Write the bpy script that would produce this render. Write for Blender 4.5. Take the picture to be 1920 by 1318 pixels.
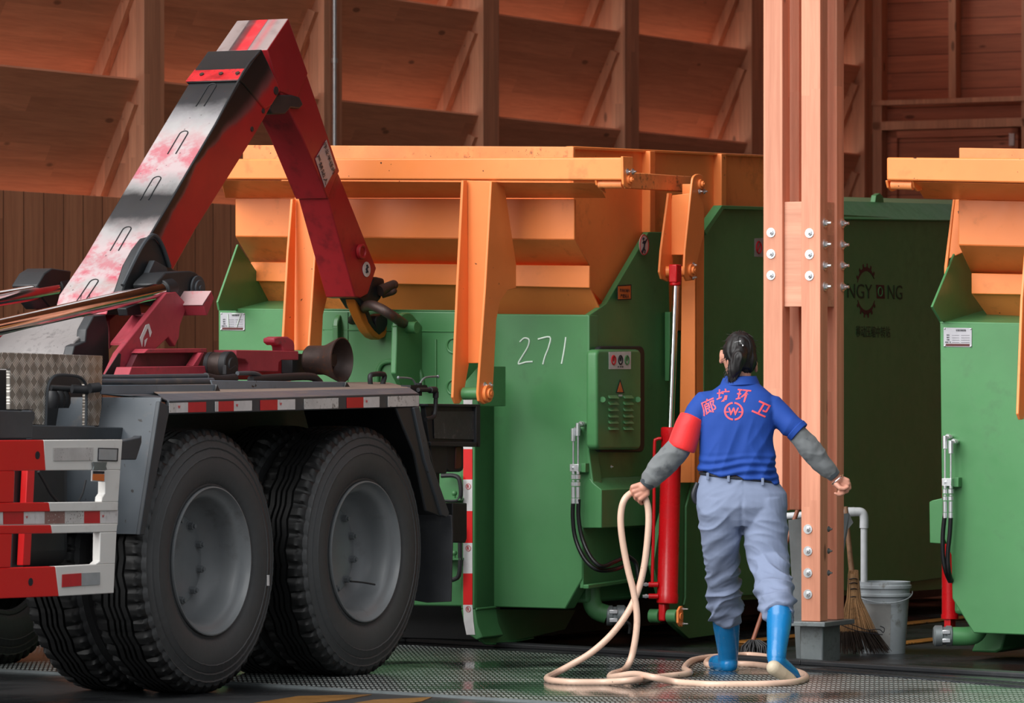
import bpy, bmesh, math, random
from mathutils import Vector, Matrix, noise
from mathutils.bvhtree import BVHTree

for o in list(bpy.data.objects):
    bpy.data.objects.remove(o, do_unlink=True)
SC = bpy.context.scene
COL = SC.collection
PI = math.pi

# ------------------------------------------------------------ camera
F = 9000.0            # focal length in pixels of the 1920 px wide frame
CX, HY = 960.0, 720.0 # principal column and horizon row
CH = 1.29             # camera height
cam_d = bpy.data.cameras.new('camera')
cam_d.sensor_width = 36.0
cam_d.lens = F / 1920.0 * 36.0
cam_d.shift_y = (HY - 659.0) / 1920.0
cam_d.clip_end = 200
cam_d.dof.use_dof = True
cam_d.dof.focus_distance = 21.6
cam_d.dof.aperture_fstop = 8.0
cam = bpy.data.objects.new('camera', cam_d)
cam.location = (0, 0, CH)
cam.rotation_euler = (PI / 2, 0, 0)
COL.objects.link(cam)
SC.camera = cam

# ------------------------------------------------------------ light and exposure
SC.view_settings.view_transform = 'Standard'
SC.view_settings.look = 'None'
SC.view_settings.gamma = 1
SC.view_settings.exposure = 0.2
SC.view_settings.use_curve_mapping = False

w = bpy.data.worlds.new('overcast_sky'); SC.world = w
w.use_nodes = True
nt = w.node_tree; nt.nodes.clear()
bg = nt.nodes.new('ShaderNodeBackground'); out = nt.nodes.new('ShaderNodeOutputWorld')
geo = nt.nodes.new('ShaderNodeTexCoord'); sep = nt.nodes.new('ShaderNodeSeparateXYZ')
rmp = nt.nodes.new('ShaderNodeValToRGB')
nt.links.new(geo.outputs['Generated'], sep.inputs[0])
nt.links.new(sep.outputs['Z'], rmp.inputs[0])
rmp.color_ramp.elements[0].position = 0.0; rmp.color_ramp.elements[0].color = (0.24, 0.25, 0.26, 1)
e_ = rmp.color_ramp.elements.new(0.22); e_.color = (0.55, 0.57, 0.59, 1)
rmp.color_ramp.elements[-1].position = 0.6; rmp.color_ramp.elements[-1].color = (0.95, 0.97, 1.0, 1)
nt.links.new(rmp.outputs[0], bg.inputs[0])
bg.inputs[1].default_value = 0.85
nt.links.new(bg.outputs[0], out.inputs[0])

sl = bpy.data.lights.new('veiled_sun', 'SUN'); sl.energy = 4.0; sl.angle = math.radians(60); sl.color = (1.0, 0.985, 0.96)
so = bpy.data.objects.new('veiled_sun', sl); COL.objects.link(so)
SUN_TO = Vector((-0.62, -0.62, 0.62)).normalized()     # direction towards the sun
so.rotation_euler = SUN_TO.to_track_quat('Z', 'Y').to_euler()

# ------------------------------------------------------------ the yard's frame
S28, C28 = math.sin(math.radians(28)), math.cos(math.radians(28))
U = Vector((S28, C28, 0))      # into the hall
R = Vector((C28, -S28, 0))     # to the right along the container fronts
Z = Vector((0, 0, 1))
EYE = Vector((0, 0, CH))
def V(*a): return Vector(a)
def UR(a, b, z=0.0): return U * a + R * b + Z * z
def ray(px, py): return Vector(((px - CX) / F, 1.0, (HY - py) / F))
def P(px, py, Y): return EYE + ray(px, py) * Y                 # point seen at a pixel, Y metres off
def A(px, py, a):                                              # ... on a plane facing the yard front
    d = ray(px, py); return EYE + d * ((a - U.dot(EYE)) / U.dot(d))
def B(px, py, b):                                              # ... on a plane along the hall
    d = ray(px, py); return EYE + d * ((b - R.dot(EYE)) / R.dot(d))
def G(px, py, z=0.0):                                          # ... on a level plane
    d = ray(px, py); return EYE + d * ((z - CH) / d.z)
def As(a, pts): return [A(x, y, a) for x, y in pts]
def Bs(b, pts): return [B(x, y, b) for x, y in pts]
def Gs(pts, z=0.0): return [G(x, y, z) for x, y in pts]

def s2l(c): return c / 12.92 if c <= 0.04045 else ((c + 0.055) / 1.055) ** 2.4
def rgb(r, g, b): return (s2l(r / 255), s2l(g / 255), s2l(b / 255), 1.0)

# ------------------------------------------------------------ mesh builder
class MB:
    def __init__(s): s.v = []; s.f = []; s.m = []; s.g = []
    def add(s, vs, fs, mi=0):
        n = len(s.v); s.g.append((n, len(s.f))); s.v += [Vector(x) for x in vs]
        for f in fs: s.f.append([i + n for i in f]); s.m.append(mi)
        return s
    def prism(s, pts, vec, mi=0):
        """outline pts, pushed along vec"""
        pts = [Vector(p) for p in pts]; vec = Vector(vec); n = len(pts)
        nr = Vector()
        for i in range(n): nr += pts[i].cross(pts[(i + 1) % n])
        if nr.dot(vec) > 0: pts = pts[::-1]
        vs = pts + [p + vec for p in pts]
        fs = [list(range(n)), list(range(2 * n - 1, n - 1, -1))]
        fs += [[i, i + n, (i + 1) % n + n, (i + 1) % n] for i in range(n)]
        return s.add(vs, fs, mi)
    def box(s, c, x, y, z, mi=0):
        """centre and three half axes"""
        c, x, y, z = Vector(c), Vector(x), Vector(y), Vector(z)
        return s.prism([c - x - y - z, c + x - y - z, c + x + y - z, c - x + y - z], z * 2, mi)
    def tube(s, pts, r, n=12, mi=0, smooth=0, closed=False, cap=True):
        pts = [Vector(p) for p in pts]
        if smooth: pts = spline(pts, smooth, closed)
        rs = r if isinstance(r, (list, tuple)) else [r] * len(pts)
        if len(rs) != len(pts):
            rs = [rs[min(len(rs) - 1, int(i * (len(rs) - 1) / (len(pts) - 1)))] +
                  (rs[min(len(rs) - 1, int(i * (len(rs) - 1) / (len(pts) - 1)) + 1)] - rs[min(len(rs) - 1, int(i * (len(rs) - 1) / (len(pts) - 1)))]) *
                  ((i * (len(rs) - 1) / (len(pts) - 1)) % 1) for i in range(len(pts))]
        N = len(pts); vs = []; fr = None
        for i, p in enumerate(pts):
            if closed: t = (pts[(i + 1) % N] - pts[i - 1])
            else: t = pts[min(i + 1, N - 1)] - pts[max(i - 1, 0)]
            t.normalize()
            if fr is None:
                fr = t.orthogonal().normalized()
            fr = (fr - t * fr.dot(t)).normalized(); q = t.cross(fr)
            for k in range(n):
                a = 2 * PI * k / n
                vs.append(p + (fr * math.cos(a) + q * math.sin(a)) * rs[i])
        fs = []
        for i in range(N if closed else N - 1):
            j = (i + 1) % N
            for k in range(n):
                l = (k + 1) % n
                fs.append([i * n + k, i * n + l, j * n + l, j * n + k])
        if cap and not closed:
            fs.append(list(range(n))[::-1]); fs.append([(N - 1) * n + k for k in range(n)])
        return s.add(vs, fs, mi)
    def cyl(s, p0, p1, r, n=20, mi=0, r1=None):
        return s.tube([p0, p1], [r, r if r1 is None else r1], n, mi)
    def lathe(s, prof, o, ax, n=32, mi=0, closed=False):
        """prof: (radius, height along ax) pairs"""
        o = Vector(o); ax = Vector(ax).normalized(); e = ax.orthogonal().normalized(); g = ax.cross(e)
        vs = []; N = len(prof)
        for r, h in prof:
            for k in range(n):
                a = 2 * PI * k / n
                vs.append(o + ax * h + (e * math.cos(a) + g * math.sin(a)) * max(r, 1e-5))
        fs = []
        for i in range(N if closed else N - 1):
            j = (i + 1) % N
            for k in range(n):
                l = (k + 1) % n
                fs.append([i * n + k, i * n + l, j * n + l, j * n + k])
        return s.add(vs, fs, mi)
    def ball(s, c, r, n=12, mi=0, sc=(1, 1, 1)):
        c = Vector(c); vs = []; fs = []; m = n // 2
        for i in range(1, m):
            t = PI * i / m
            for k in range(n):
                a = 2 * PI * k / n
                vs.append(c + Vector((math.sin(t) * math.cos(a) * sc[0], math.sin(t) * math.sin(a) * sc[1], math.cos(t) * sc[2])) * r)
        for i in range(m - 2):
            for k in range(n):
                l = (k + 1) % n; fs.append([i * n + k, (i + 1) * n + k, (i + 1) * n + l, i * n + l])
        T = len(vs); vs += [c + Vector((0, 0, r * sc[2])), c - Vector((0, 0, r * sc[2]))]
        for k in range(n):
            l = (k + 1) % n; fs.append([T, k, l]); b = (m - 2) * n; fs.append([b + l, b + k, T + 1])
        return s.add(vs, fs, mi)
    def bolt(s, p, ax, r=0.012, h=0.012, mi=0, washer=True):
        p = Vector(p); ax = Vector(ax).normalized()
        if washer: s.cyl(p, p + ax * h * 0.3, r * 1.7, 16, mi)
        s.cyl(p, p + ax * h, r, 6, mi); s.cyl(p + ax * h, p + ax * h * 1.9, r * 0.55, 10, mi)
        return s
    def build(s, name, mats, parent=None, bevel=0.0, smooth=35, seg=2):
        off = wloc(parent)
        me = bpy.data.meshes.new(name)
        me.from_pydata([tuple(v - off) for v in s.v], [], s.f)
        ms = mats if isinstance(mats, (list, tuple)) else [mats]
        for m in ms: me.materials.append(m)
        if len(ms) > 1:
            me.polygons.foreach_set('material_index', s.m)
        bm = bmesh.new(); bm.from_mesh(me)
        bmesh.ops.recalc_face_normals(bm, faces=bm.faces)
        bm.to_mesh(me); bm.free()
        if smooth:
            me.polygons.foreach_set('use_smooth', [True] * len(me.polygons))
            me.set_sharp_from_angle(angle=math.radians(smooth))
        o = bpy.data.objects.new(name, me); COL.objects.link(o)
        if parent: o.parent = parent
        if bevel:
            b = o.modifiers.new('bevel', 'BEVEL'); b.width = bevel; b.segments = seg; b.limit_method = 'ANGLE'; b.angle_limit = math.radians(30)
            b.harden_normals = False
        return o

    def build_each(s, name, mats, parent=None, bevel=0.0, k=1, **kw):
        """every k added shapes become an object of their own"""
        out = []
        for g in range(0, len(s.g), k):
            v0, f0 = s.g[g]; v1, f1 = s.g[g + k] if g + k < len(s.g) else (len(s.v), len(s.f))
            t = MB(); t.v = s.v[v0:v1]; t.f = [[i - v0 for i in f] for f in s.f[f0:f1]]; t.m = s.m[f0:f1]
            out.append(t.build(name, mats, parent, bevel, **kw))
        return out

def wloc(o):
    v = Vector()
    while o: v += o.location; o = o.parent
    return v
def spline(pts, k, closed=False):
    N = len(pts); out = []
    rng = N if closed else N - 1
    for i in range(rng):
        g = lambda j: pts[j % N] if closed else pts[max(0, min(N - 1, j))]
        p0, p1, p2, p3 = g(i - 1), g(i), g(i + 1), g(i + 2)
        for q in range(k):
            t = q / k
            out.append(0.5 * ((2 * p1) + (p2 - p0) * t + (2 * p0 - 5 * p1 + 4 * p2 - p3) * t * t + (3 * p1 - p0 - 3 * p2 + p3) * t ** 3))
    if not closed: out.append(pts[-1].copy())
    return out
def tag(o, label=None, cat=None, group=None, kind=None):
    if label: o['label'] = label
    if cat: o['category'] = cat
    if group: o['group'] = group
    if kind: o['kind'] = kind
    return o
def thing(name, loc, label, cat, group=None):
    o = bpy.data.objects.new(name, None); o.location = loc; o.empty_display_size = 0.2; COL.objects.link(o)
    return tag(o, label, cat, group)
def copy_obj(o, parent=None, delta=None):
    c = o.copy(); COL.objects.link(c)
    if parent is not None: c.parent = parent
    if delta is not None: c.location = o.location + Vector(delta)
    for ch in [x for x in bpy.data.objects if x.parent == o]:
        copy_obj(ch, c)
    return c
def plate(name, pts, vec, mat, parent=None, bevel=0.004, **k):
    return MB().prism(pts, vec).build(name, mat, parent, bevel, **k)
def arc(cx, cy, rx, ry, a0, a1, n=8):
    return [(cx + rx * math.cos(math.radians(a0 + (a1 - a0) * i / n)), cy - ry * math.sin(math.radians(a0 + (a1 - a0) * i / n))) for i in range(n + 1)]

# text laid on a flat face: origin = centre, right and up directions, height
def text(name, s, o, right, up, h, mat, parent=None, depth=0.0008, width=None, rot=0.0, bold=0.0, rise=0.001):
    cu = bpy.data.curves.new(name, 'FONT'); cu.body = s; cu.align_x = 'CENTER'; cu.align_y = 'CENTER'
    cu.size = 1.0; cu.offset = bold; cu.resolution_u = 3
    t = bpy.data.objects.new(name, cu); COL.objects.link(t)
    bpy.context.view_layer.update()
    me = bpy.data.meshes.new_from_object(t.evaluated_get(bpy.context.evaluated_depsgraph_get()))
    bpy.data.objects.remove(t, do_unlink=True)
    xs = [v.co.x for v in me.vertices]; ys = [v.co.y for v in me.vertices]
    if not xs: return None
    cx, cy = (min(xs) + max(xs)) / 2, (min(ys) + max(ys)) / 2
    sy = h / max(1e-4, (max(ys) - min(ys))); sx = sy if width is None else width / max(1e-4, (max(xs) - min(xs)))
    right = Vector(right).normalized(); up = Vector(up).normalized(); nn = right.cross(up)
    ca, sa = math.cos(rot), math.sin(rot)
    off = wloc(parent)
    for v in me.vertices:
        x = (v.co.x - cx) * sx; y = (v.co.y - cy) * sy
        x, y = x * ca - y * sa, x * sa + y * ca
        v.co = Vector(o) + right * x + up * y + nn * rise - off
    me.materials.clear(); me.materials.append(mat)
    ob = bpy.data.objects.new(name, me); COL.objects.link(ob)
    if parent: ob.parent = parent
    if depth:
        m = ob.modifiers.new('solid', 'SOLIDIFY'); m.thickness = depth; m.offset = 1
    return ob

# ------------------------------------------------------------ materials
def newmat(name):
    m = bpy.data.materials.new(name); m.use_nodes = True
    nt = m.node_tree; b = nt.nodes['Principled BSDF']
    return m, nt, b
def N(nt, t, **k):
    n = nt.nodes.new(t)
    for a, v in k.items():
        if a.startswith('i_'):
            key = a[2:]; key = int(key) if key.isdigit() else key
            n.inputs[key].default_value = v
        else: setattr(n, a, v)
    return n
def L(nt, a, b): nt.links.new(a, b)
def mth(nt, op, a, b=None, c=None, clamp=False):
    n = N(nt, 'ShaderNodeMath', operation=op); n.use_clamp = clamp
    for i, x in enumerate((a, b, c)):
        if x is None: continue
        if isinstance(x, (int, float)): n.inputs[i].default_value = x
        else: L(nt, x, n.inputs[i])
    return n.outputs[0]
def mixc(nt, f, a, b, mode='MIX'):
    n = N(nt, 'ShaderNodeMix', data_type='RGBA', blend_type=mode)
    for k, x in ((0, f), (6, a), (7, b)):
        if isinstance(x, (int, float)): n.inputs[k].default_value = x
        elif isinstance(x, tuple): n.inputs[k].default_value = x
        else: L(nt, x, n.inputs[k])
    return n.outputs[2]
def sstep(nt, x, lo, hi):
    n = N(nt, 'ShaderNodeMapRange', interpolation_type='SMOOTHSTEP')
    L(nt, x, n.inputs[0]); n.inputs[1].default_value = lo; n.inputs[2].default_value = hi
    return n.outputs[0]
def wpos(nt): return N(nt, 'ShaderNodeNewGeometry').outputs['Position']
def frame(nt, pos=None):
    """hall coordinates of the shaded point: x along R, y along U, z up"""
    if pos is None: pos = wpos(nt)
    def d(v):
        n = N(nt, 'ShaderNodeVectorMath', operation='DOT_PRODUCT'); L(nt, pos, n.inputs[0]); n.inputs[1].default_value = v
        return n.outputs['Value']
    return d(R), d(U), d(Z)
def vec(nt, x, y, z):
    n = N(nt, 'ShaderNodeCombineXYZ')
    for i, a in enumerate((x, y, z)):
        if isinstance(a, (int, float)): n.inputs[i].default_value = a
        else: L(nt, a, n.inputs[i])
    return n.outputs[0]
def noiz(nt, v, scale, detail=3, rough=0.55, dist=0.0):
    n = N(nt, 'ShaderNodeTexNoise'); L(nt, v, n.inputs['Vector'])
    n.inputs['Scale'].default_value = scale; n.inputs['Detail'].default_value = detail; n.inputs['Roughness'].default_value = rough
    n.inputs['Distortion'].default_value = dist
    return n.outputs['Fac']
def bump(nt, b, h, strength=0.3, dist=0.01):
    n = N(nt, 'ShaderNodeBump'); L(nt, h, n.inputs['Height']); n.inputs['Strength'].default_value = strength; n.inputs['Distance'].default_value = dist
    L(nt, n.outputs[0], b.inputs['Normal'])

def paint(name, col, rough=0.42, dirt=0.25, dirtcol=(0.03, 0.022, 0.018, 1), metal=0.0, var=0.12, spots=0.0, spotcol=None, bmp=0.05, scale=1.0):
    m, nt, b = newmat(name)
    p = wpos(nt)
    n1 = noiz(nt, p, 1.3 * scale, 5, 0.6); n2 = noiz(nt, p, 14 * scale, 4, 0.6)
    dark = tuple(c * (1 - var * 2) for c in col[:3]) + (1,); lite = tuple(min(1, c * (1 + var)) for c in col[:3]) + (1,)
    c = mixc(nt, sstep(nt, n1, 0.3, 0.7), dark, lite)
    d = mth(nt, 'MULTIPLY', sstep(nt, mth(nt, 'MULTIPLY', n1, n2), 0.29, 0.46), dirt)
    c = mixc(nt, d, c, dirtcol)
    if spots:
        n3 = noiz(nt, p, 38 * scale, 2, 0.5); n4 = noiz(nt, p, 3.0, 3)
        sp = sstep(nt, mth(nt, 'ADD', n3, mth(nt, 'MULTIPLY', n4, 0.35)), 0.96 - spots * 0.1, 0.98 - spots * 0.1)
        c = mixc(nt, sp, c, spotcol or (0.012, 0.01, 0.01, 1))
    L(nt, c, b.inputs['Base Color'])
    b.inputs['Metallic'].default_value = metal
    rr = mth(nt, 'ADD', mth(nt, 'MULTIPLY', n2, 0.25), rough - 0.12)
    L(nt, rr, b.inputs['Roughness'])
    if bmp: bump(nt, b, n2, bmp, 0.01)
    return m
def plain(name, col, rough=0.5, metal=0.0, **k):
    m, nt, b = newmat(name)
    p = wpos(nt); n2 = noiz(nt, p, 22, 3)
    c = mixc(nt, n2, tuple(x * 0.82 for x in col[:3]) + (1,), tuple(min(1, x * 1.15) for x in col[:3]) + (1,))
    L(nt, c, b.inputs['Base Color']); b.inputs['Roughness'].default_value = rough; b.inputs['Metallic'].default_value = metal
    for a, v in k.items(): b.inputs[a].default_value = v
    return m
def wood(name, light, dark, grain='z', board=0.14, across='x', rough=0.6, knots=True, gap=0.0, knot_s=1.0):
    m, nt, b = newmat(name)
    x, y, z = frame(nt); ax = {'x': x, 'y': y, 'z': z}
    g = ax[grain]; others = [k for k in 'xyz' if k != grain]
    if across == 'xy': acv = mth(nt, 'ADD', x, y)
    else: acv = ax[across]
    bi = mth(nt, 'DIVIDE', acv, board)
    idx = mth(nt, 'FLOOR', bi); fr = mth(nt, 'FRACT', bi)
    wn = N(nt, 'ShaderNodeTexWhiteNoise', noise_dimensions='1D'); L(nt, idx, wn.inputs['W'])
    # staggered butt joints along the grain
    gl = mth(nt, 'ADD', mth(nt, 'DIVIDE', g, 1.9), mth(nt, 'MULTIPLY', wn.outputs['Value'], 7.3))
    wn2 = N(nt, 'ShaderNodeTexWhiteNoise', noise_dimensions='2D'); L(nt, vec(nt, idx, mth(nt, 'FLOOR', gl), 0), wn2.inputs['Vector'])
    o1, o2 = ax[others[0]], ax[others[1]]
    gv = vec(nt, mth(nt, 'ADD', mth(nt, 'MULTIPLY', g, 0.9), mth(nt, 'MULTIPLY', wn2.outputs['Value'], 31.0)), mth(nt, 'MULTIPLY', o1, 16), mth(nt, 'MULTIPLY', o2, 16))
    n1 = noiz(nt, gv, 1.6, 5, 0.62, 0.6)
    n2 = noiz(nt, gv, 7.0, 3, 0.5, 0.3)
    f = mth(nt, 'ADD', mth(nt, 'MULTIPLY', n1, 0.75), mth(nt, 'MULTIPLY', n2, 0.25))
    c = mixc(nt, mth(nt, 'MULTIPLY', sstep(nt, f, 0.3, 0.72), 0.62), light, dark)
    br = mth(nt, 'ADD', mth(nt, 'MULTIPLY', wn2.outputs['Value'], 0.22), 0.86)
    c = mixc(nt, 1.0, c, vec(nt, br, mth(nt, 'MULTIPLY', br, 0.99), mth(nt, 'MULTIPLY', br, 0.98)), 'MULTIPLY')
    if knots:
        vo = N(nt, 'ShaderNodeTexVoronoi', feature='F1')
        L(nt, vec(nt, mth(nt, 'MULTIPLY', g, 1.1 * knot_s), mth(nt, 'MULTIPLY', o1, 3.1 * knot_s), mth(nt, 'MULTIPLY', o2, 3.1 * knot_s)), vo.inputs['Vector'])
        vo.inputs['Scale'].default_value = 1.7
        kk = sstep(nt, vo.outputs['Distance'], 0.10, 0.055)
        c = mixc(nt, mth(nt, 'MULTIPLY', kk, 0.65), c, tuple(q * 0.22 for q in dark[:3]) + (1,))
    if gap:
        e = mth(nt, 'ABSOLUTE', mth(nt, 'SUBTRACT', fr, 0.5))
        c = mixc(nt, sstep(nt, e, 0.5 - gap, 0.5 - gap * 0.4), c, tuple(q * 0.35 for q in dark[:3]) + (1,))
    L(nt, c, b.inputs['Base Color']); b.inputs['Roughness'].default_value = rough
    bump(nt, b, f, 0.15, 0.004)
    return m
def tread(nt, x, y, cell, bars, asp=0.13, lng=0.44):
    """raised pattern of a checker plate: 1 on the ribs"""
    q = 0.70710678
    cx = mth(nt, 'DIVIDE', x, cell); cy = mth(nt, 'DIVIDE', y, cell)
    fx, fy = mth(nt, 'FLOOR', cx), mth(nt, 'FLOOR', cy)
    par = mth(nt, 'FLOORED_MODULO', mth(nt, 'ADD', fx, fy), 2.0)
    px = mth(nt, 'SUBTRACT', mth(nt, 'FRACT', cx), 0.5); py = mth(nt, 'SUBTRACT', mth(nt, 'FRACT', cy), 0.5)
    d1 = mth(nt, 'MULTIPLY', mth(nt, 'ADD', px, py), q); d2 = mth(nt, 'MULTIPLY', mth(nt, 'SUBTRACT', px, py), q)
    inv = mth(nt, 'SUBTRACT', 1.0, par)
    a = mth(nt, 'ADD', mth(nt, 'MULTIPLY', d1, par), mth(nt, 'MULTIPLY', d2, inv))
    c = mth(nt, 'ADD', mth(nt, 'MULTIPLY', d2, par), mth(nt, 'MULTIPLY', d1, inv))
    if bars > 1:
        c2 = mth(nt, 'SUBTRACT', mth(nt, 'FRACT', mth(nt, 'MULTIPLY', mth(nt, 'ADD', c, 0.42), bars / 0.84)), 0.5)
        c2 = mth(nt, 'MULTIPLY', c2, 0.84 / bars)
        lim = sstep(nt, mth(nt, 'ABSOLUTE', c), 0.43, 0.41)
        dd = mth(nt, 'SQRT', mth(nt, 'ADD', mth(nt, 'POWER', mth(nt, 'DIVIDE', a, lng), 2.0), mth(nt, 'POWER', mth(nt, 'DIVIDE', c2, 0.84 / bars * 0.34), 2.0)))
        return mth(nt, 'MULTIPLY', sstep(nt, dd, 1.05, 0.7), lim)
    dd = mth(nt, 'SQRT', mth(nt, 'ADD', mth(nt, 'POWER', mth(nt, 'DIVIDE', a, lng), 2.0), mth(nt, 'POWER', mth(nt, 'DIVIDE', c, asp), 2.0)))
    return sstep(nt, dd, 1.05, 0.65)

M = {}
M['orange'] = paint('orange_paint', rgb(250, 144, 76), 0.40, 0.25, rgb(90, 50, 25), spots=0.15, spotcol=rgb(70, 40, 25), var=0.05)
M['orange_dirty'] = paint('orange_paint_soiled', rgb(246, 148, 86), 0.5, 0.9, rgb(70, 45, 30), spots=0.6, spotcol=rgb(50, 30, 22), scale=2.2)
M['green'] = paint('green_paint', rgb(74, 132, 82), 0.36, 0.2, rgb(50, 62, 45), spots=0.0, var=0.06)
M['red'] = paint('red_paint', rgb(160, 36, 42), 0.34, 0.45, rgb(60, 20, 25), spots=0.0, var=0.10)
M['dusty_red'] = paint('dusty_red_paint', rgb(172, 60, 74), 0.5, 0.9, rgb(112, 66, 72), var=0.12, scale=2)
M['cyl_red'] = paint('bright_red_paint', rgb(200, 18, 26), 0.28, 0.15, rgb(90, 20, 20), var=0.04)
M['guard_red'] = paint('guard_red_paint', rgb(222, 24, 26), 0.4, 0.1, rgb(90, 20, 20), var=0.03)
M['guard_white'] = paint('guard_white_paint', rgb(226, 224, 220), 0.45, 0.25, rgb(150, 130, 110), var=0.03)
M['black'] = paint('black_steel', rgb(40, 42, 45), 0.5, 0.4, rgb(60, 58, 56), var=0.15)
M['chassis'] = paint('chassis_grey', rgb(58, 63, 68), 0.5, 0.6, rgb(88, 84, 80), var=0.15, spots=0.3)
M['deckgrey'] = paint('deck_grey', rgb(72, 79, 86), 0.42, 0.7, rgb(110, 100, 92), var=0.12, spots=0.5)
M['dust'] = paint('dusty_deck', rgb(120, 104, 94), 0.7, 0.5, rgb(60, 56, 52), var=0.15, spots=0.5)
M['dirty_red'] = M['dusty_red']
M['chrome'] = plain('chrome', (0.8, 0.8, 0.82, 1), 0.07, 1.0)
M['zinc'] = plain('zinc', (0.78, 0.80, 0.82, 1), 0.34, 0.9)
M['steel'] = paint('galvanised_steel', rgb(128, 136, 138), 0.42, 0.5, rgb(80, 78, 72), metal=0.4, var=0.12, scale=3)
M['rubber'] = plain('black_rubber', rgb(32, 33, 36), 0.55)
M['flap'] = paint('dusty_rubber', rgb(58, 60, 64), 0.6, 0.6, rgb(84, 84, 84), var=.15, scale=2)
M['hose_black'] = plain('black_hose', rgb(18, 19, 21), 0.3)
M['white'] = plain('white_sticker', rgb(214, 212, 212), 0.4)
M['stick_red'] = plain('red_sticker', rgb(196, 26, 40), 0.35)
M['plate_grey'] = plain('aluminium_label', rgb(172, 172, 178), 0.35, 0.3)
M['ink'] = plain('dark_ink', rgb(30, 32, 40), 0.6)
M['chalk'] = plain('white_chalk', rgb(224, 240, 228), 0.9)
M['orange_sign'] = plain('orange_sticker', rgb(210, 110, 50), 0.4)
M['maroon'] = plain('maroon_print', rgb(84, 34, 32), 0.6)
M['rust'] = paint('rusty_steel', rgb(74, 60, 56), 0.5, 0.9, rgb(120, 70, 40), var=0.25, scale=3, spots=0.3, spotcol=rgb(150, 145, 140), metal=0.5)
M['wood_post'] = wood('pale_post_timber', rgb(226, 156, 126), rgb(196, 122, 94), 'z', 0.075, 'xy', 0.55, knot_s=1.0)
M['wood_col'] = wood('column_timber', rgb(232, 168, 134), rgb(190, 126, 98), 'z', 0.06, 'xy')
M['wood_panel'] = wood('panel_timber', rgb(236, 168, 134), rgb(196, 130, 102), 'y', 0.09, 'z', knot_s=0.9)
M['wood_wall'] = wood('board_timber', rgb(228, 164, 128), rgb(184, 120, 92), 'z', 0.21, 'y', gap=0.03)
M['wood_end'] = wood('end_wall_timber', rgb(212, 130, 98), rgb(160, 90, 68), 'x', 0.14, 'z', gap=0.03)
M['wood_dark'] = wood('roof_timber', rgb(214, 150, 118), rgb(170, 110, 84), 'x', 0.14, 'y')
# ============================================================ THE SETTING
# ground
def ground_mat():
    m, nt, b = newmat('wet_asphalt')
    p = wpos(nt)
    n1 = noiz(nt, p, 0.9, 4, 0.6); n2 = noiz(nt, p, 60, 4, 0.7)
    c = mixc(nt, n2, rgb(30, 32, 34), rgb(64, 66, 68))
    c = mixc(nt, sstep(nt, n1, 0.35, 0.65), c, rgb(30, 31, 33))
    L(nt, c, b.inputs['Base Color'])
    r = mth(nt, 'ADD', mth(nt, 'MULTIPLY', sstep(nt, n1, 0.35, 0.62), -0.30), 0.42)
    L(nt, r, b.inputs['Roughness']); bump(nt, b, n2, 0.12, 0.006)
    return m
M['asphalt'] = ground_mat()
def plate_mat():
    m, nt, b = newmat('wet_checker_plate')
    p = wpos(nt)
    d = lambda v: (lambda n: (L(nt, p, n.inputs[0]), setattr(n.inputs[1], 'default_value', v), n.outputs['Value'])[2])(N(nt, 'ShaderNodeVectorMath', operation='DOT_PRODUCT'))
    x, y = d(Vector((0.7071, -0.7071, 0))), d(Vector((0.7071, 0.7071, 0)))
    X, Yw = d(Vector((1, 0, 0))), d(Vector((0, 1, 0)))
    cy = mth(nt, 'DIVIDE', Yw, 0.135); row = mth(nt, 'FLOOR', cy)
    cx = mth(nt, 'ADD', mth(nt, 'ADD', mth(nt, 'DIVIDE', X, 0.0205), mth(nt, 'MULTIPLY', row, 0.5)), mth(nt, 'MULTIPLY', mth(nt, 'FRACT', cy), 0.35))
    ex = mth(nt, 'DIVIDE', mth(nt, 'SUBTRACT', mth(nt, 'FRACT', cx), 0.5), 0.40); ey = mth(nt, 'DIVIDE', mth(nt, 'SUBTRACT', mth(nt, 'FRACT', cy), 0.5), 0.42)
    t = sstep(nt, mth(nt, 'ADD', mth(nt, 'MULTIPLY', ex, ex), mth(nt, 'MULTIPLY', ey, ey)), 1.1, 0.6)
    wet = sstep(nt, noiz(nt, p, 0.85, 3, 0.5), 0.44, 0.60)
    c = mixc(nt, t, rgb(44, 48, 50), rgb(176, 184, 182))
    n2 = noiz(nt, p, 5, 4)
    c = mixc(nt, mth(nt, 'MULTIPLY', sstep(nt, n2, 0.4, 0.7), 0.4), c, rgb(60, 58, 54))
    c = mixc(nt, mth(nt, 'MULTIPLY', wet, 0.7), c, rgb(34, 38, 40))
    L(nt, c, b.inputs['Base Color'])
    b.inputs['Metallic'].default_value = 0.35
    L(nt, mth(nt, 'SUBTRACT', 0.34, mth(nt, 'MULTIPLY', wet, 0.26)), b.inputs['Roughness'])
    bn = N(nt, 'ShaderNodeBump'); L(nt, t, bn.inputs['Height']); bn.inputs['Distance'].default_value = 0.004
    L(nt, mth(nt, 'SUBTRACT', 0.75, mth(nt, 'MULTIPLY', wet, 0.6)), bn.inputs['Strength']); L(nt, bn.outputs[0], b.inputs['Normal'])
    return m
M['checker_floor'] = plate_mat()

o = MB().prism([(-60, -5, -0.3), (60, -5, -0.3), (60, 70, -0.3), (-60, 70, -0.3)], (0, 0, 0.3)).build('floor', M['asphalt'], smooth=0)
tag(o, kind='structure')
M['bounce'] = plain('bounce_pale', rgb(214, 208, 200), .8)
o = MB().prism([UR(12, -34, 0), UR(12, -16.3, 0), UR(45, -16.3, 0), UR(45, -34, 0)], (0, 0, .012)).build('bounce_floor', M['bounce'], smooth=0)  # unseen pale ground, added to bounce light up through the louvres
tag(o, kind='structure')
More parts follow.
